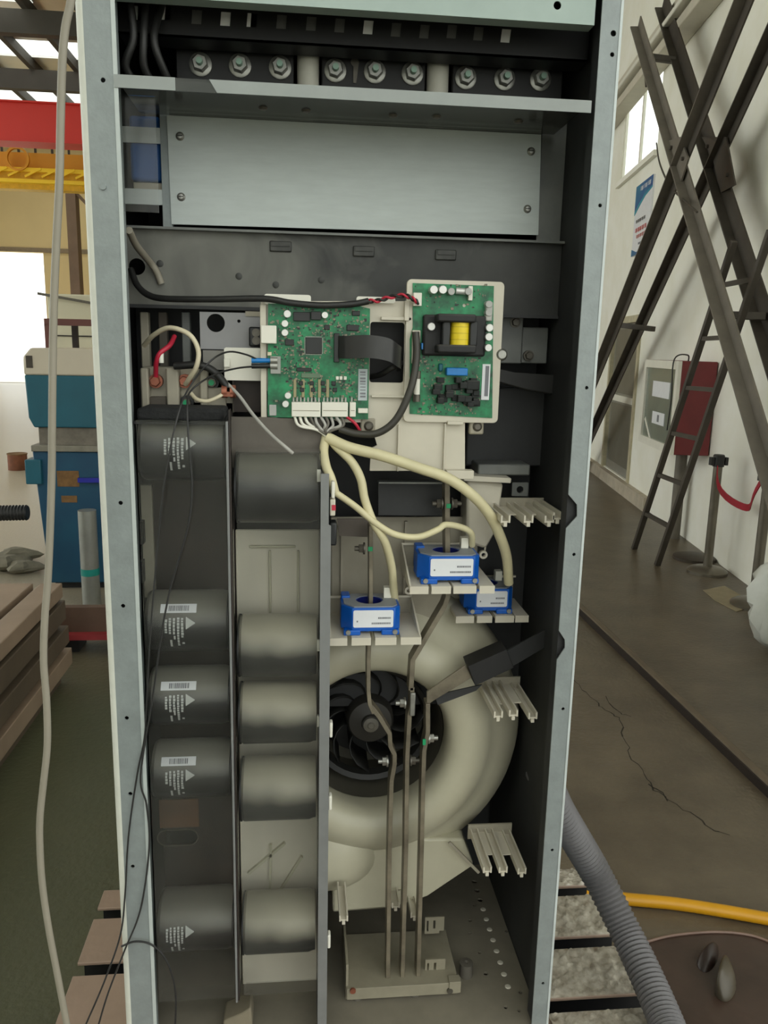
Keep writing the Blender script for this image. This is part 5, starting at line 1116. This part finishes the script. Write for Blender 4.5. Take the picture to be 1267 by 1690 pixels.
# ---------------------------------------------------------------- comb shaped plastic supports
def comb(label, tips, Y0, Y1, extra=True):
    P_ = [at(a, b, Y0) for a, b in tips]
    t = thing('rib_support', label, 'support', (P_[0].x, (Y0+Y1)/2, P_[0].z-.008), 'beige ribbed supports')
    for p in P_:
        m = MB().box(p.x-.0085, p.x-.0055, Y0, Y1, p.z-.001, p.z+.012); m.box(p.x+.0055, p.x+.0085, Y0, Y1, p.z-.001, p.z+.012); m.box(p.x-.0055, p.x+.0055, Y0+.002, Y1, p.z-.001, p.z+.002); m.box(p.x-.003, p.x+.003, Y0, Y1, p.z-.008, p.z-.001)
        m.build('rib', BEIGE, t)
    if extra and len(P_) > 1:
        MB().box(P_[0].x-.012, P_[-1].x+.012, Y1-.004, Y1, P_[0].z-.012, P_[0].z+.02).build('root_plate', BEIGED, t)
    for a, b in zip(P_[:-1], P_[1:]): MB().box(a.x+.009, b.x-.009, Y0+.05, Y1, a.z+.002, a.z+.004).build('web', BEIGE, t)
    return t
comb('beige ribbed support highest on the right side of the bay', [(834, 862), (872, 862), (906, 862), (920, 857)], .05, .18)
comb('beige ribbed support right of the fan inlet', [(822, 1184), (847, 1182), (879, 1186)], .05, .19)
comb('beige ribbed support at the lower right of the fan', [(804, 1440), (830, 1440), (861, 1442)], .05, .18)
comb('single beige rib at the lower left below the fan outlet', [(567, 1520)], .06, .16, False)
comb('beige rib pair behind the three busbars', [(653, 1498), (684, 1514)], .14, .24, False)
o = MB().bar(at(741, 1390, .17), at(790, 1440, .17), .006, .004, (0, 1, 0)).build('support_rod', BEIGED); tag(o, 'thin beige rod left of the lowest right ribbed support', 'rod')
# ---------------------------------------------------------------- cream sleeved cables
for pts, r, lab in (([(541, 720, .085), (556, 738, .075), (580, 762, .065), (595, 790, .06), (602, 825, .06), (616, 862, .06), (634, 892, .065), (645, 930, .09), (649, 965, .11), (651, 990, .125)], .0075, 'cream sleeved cable dropping to the left blue sensor'),
                    ([(540, 722, .08), (575, 738, .065), (630, 752, .055), (690, 772, .05), (740, 790, .05), (780, 818, .06), (808, 850, .08), (825, 885, .10), (836, 920, .13), (839, 962, .155)], .0095, 'thick cream sleeved cable arching right across the carrier foot'),
                    ([(552, 812, .04), (585, 835, .05), (618, 862, .055), (652, 882, .055), (690, 886, .06), (722, 874, .065), (735, 866, .075), (760, 870, .09), (777, 880, .10), (779, 900, .12)], .0058, 'thin cream sleeved cable swinging right to the upper blue sensor'),
                    ([(538, 720, .09), (534, 745, .07), (538, 770, .05), (546, 790, .04), (552, 812, .04)], .008, 'short cream sleeved cable dropping behind the partition top')):
    tag(wire(path(pts), r, CREAM, 'sleeved_cable', n=12), lab, 'cable', 'cream sleeved cables')
# ---------------------------------------------------------------- things in front of and beside the cabinet
o = wire(path([(a, b, -.2) for a, b in ((121, -30), (116, 8), (108, 45), (103, 100), (100, 200), (98, 300), (93, 400), (89, 500), (87, 600), (86, 700), (85, 800), (80, 940), (74, 1020), (72, 1090), (77, 1160), (78, 1230), (72, 1290), (66, 1350), (66, 1400), (70, 1460), (80, 1530), (95, 1610), (110, 1690), (116, 1730))]), .0049, HOSEW, 'hanging_cable', n=12); tag(o, 'pale grey cable hanging in front of the left cabinet post', 'cable')
pts = smooth_path([onz(a, b, z) for a, b, z in ((893, 1270, .80), (918, 1330, .70), (950, 1385, .60), (985, 1445, .51), (1028, 1530, .43), (1066, 1610, .39), (1100, 1690, .365), (1125, 1760, .36))], 40)
dd = 0; res = [pts[0]]
for a, b in zip(pts[:-1], pts[1:]):
    dd += (b-a).length
    if dd > .0040: res.append(b); dd = 0
GREYH = mat('grey_hose', S(96, 94, 96), .5, 0, .1, 10)
tag(MB().tube(res, [.0335+(.0020 if k % 2 else -.0016) for k in range(len(res))], 20).build('corrugated_hose', GREYH, smooth=25), 'thick grey corrugated hose beside the right cabinet post', 'hose')
o = wire([onz(a, b, .02) for a, b in ((960, 1476), (1035, 1484), (1110, 1491), (1190, 1503), (1270, 1517), (1340, 1530), (1480, 1548), (1700, 1560))], .0185, mat('yellow_hose', S(206, 148, 16), .4, 0, .08, 6), 'yellow_hose', n=14); tag(o, 'yellow hose lying on the floor at the lower right', 'hose')
FILMR = mat('red_brown_sheet', S(66, 50, 42), .35, 0, .25, 5, .4, 8)
t = thing('plastic_sheet', 'dark reddish plastic sheet with a pale crumpled corner on the floor', 'sheet', onz(1180, 1620, 0))
MB().plate([(onz(a, b, 0).x, onz(a, b, 0).y) for a, b in ((1060, 1556), (1110, 1545), (1180, 1540), (1240, 1546), (1290, 1565), (1330, 1700), (1100, 1760))], .001, .005, tr=lambda x, z, y: V((x, z, y))).build('sheet', FILMR, t, smooth=0)
wire([onz(a, b, .008) for a, b in ((1060, 1556), (1110, 1544), (1180, 1538), (1240, 1544), (1290, 1563))], .004, mat('sheet_rim', S(128, 104, 92), .4), 'rim', t)
f_ = [onz(a, b, z) for a, b, z in ((1195, 1560, .03), (1210, 1590, .05), (1220, 1625, .02), (1200, 1660, .008), (1180, 1620, .05), (1184, 1590, .08))]
m = MB(); m.v = f_+[sum(f_, V())/6+V((0, 0, .03))]+[V((p.x, p.y, .006)) for p in f_]; m.f = [(i, (i+1) % 6, 6) for i in range(6)]+[(i, (i+1) % 6, 7+(i+1) % 6, 7+i) for i in range(6)]
o = m.build('crumpled_corner', mat('dirty_clear', S(74, 67, 54), .4, 0, .2, 10), t, smooth=180); md = o.modifiers.new('round', 'SUBSURF'); md.levels = md.render_levels = 2
m = MB(); f_ = [onz(a, b, z) for a, b, z in ((1142, 1590, .006), (1165, 1550, .05), (1190, 1548, .03), (1184, 1590, .006), (1165, 1612, .006))]
m.v = f_+[sum(f_, V())/5+V((0, 0, .03))]+[V((p.x, p.y, .0055)) for p in f_]; m.f = [(i, (i+1) % 5, 5) for i in range(5)]+[(i, (i+1) % 5, 6+(i+1) % 5, 6+i) for i in range(5)]
o = m.build('dark_fold', mat('dark_fold', S(44, 32, 28), .4), t, smooth=180); md = o.modifiers.new('round', 'SUBSURF'); md.levels = md.render_levels = 2
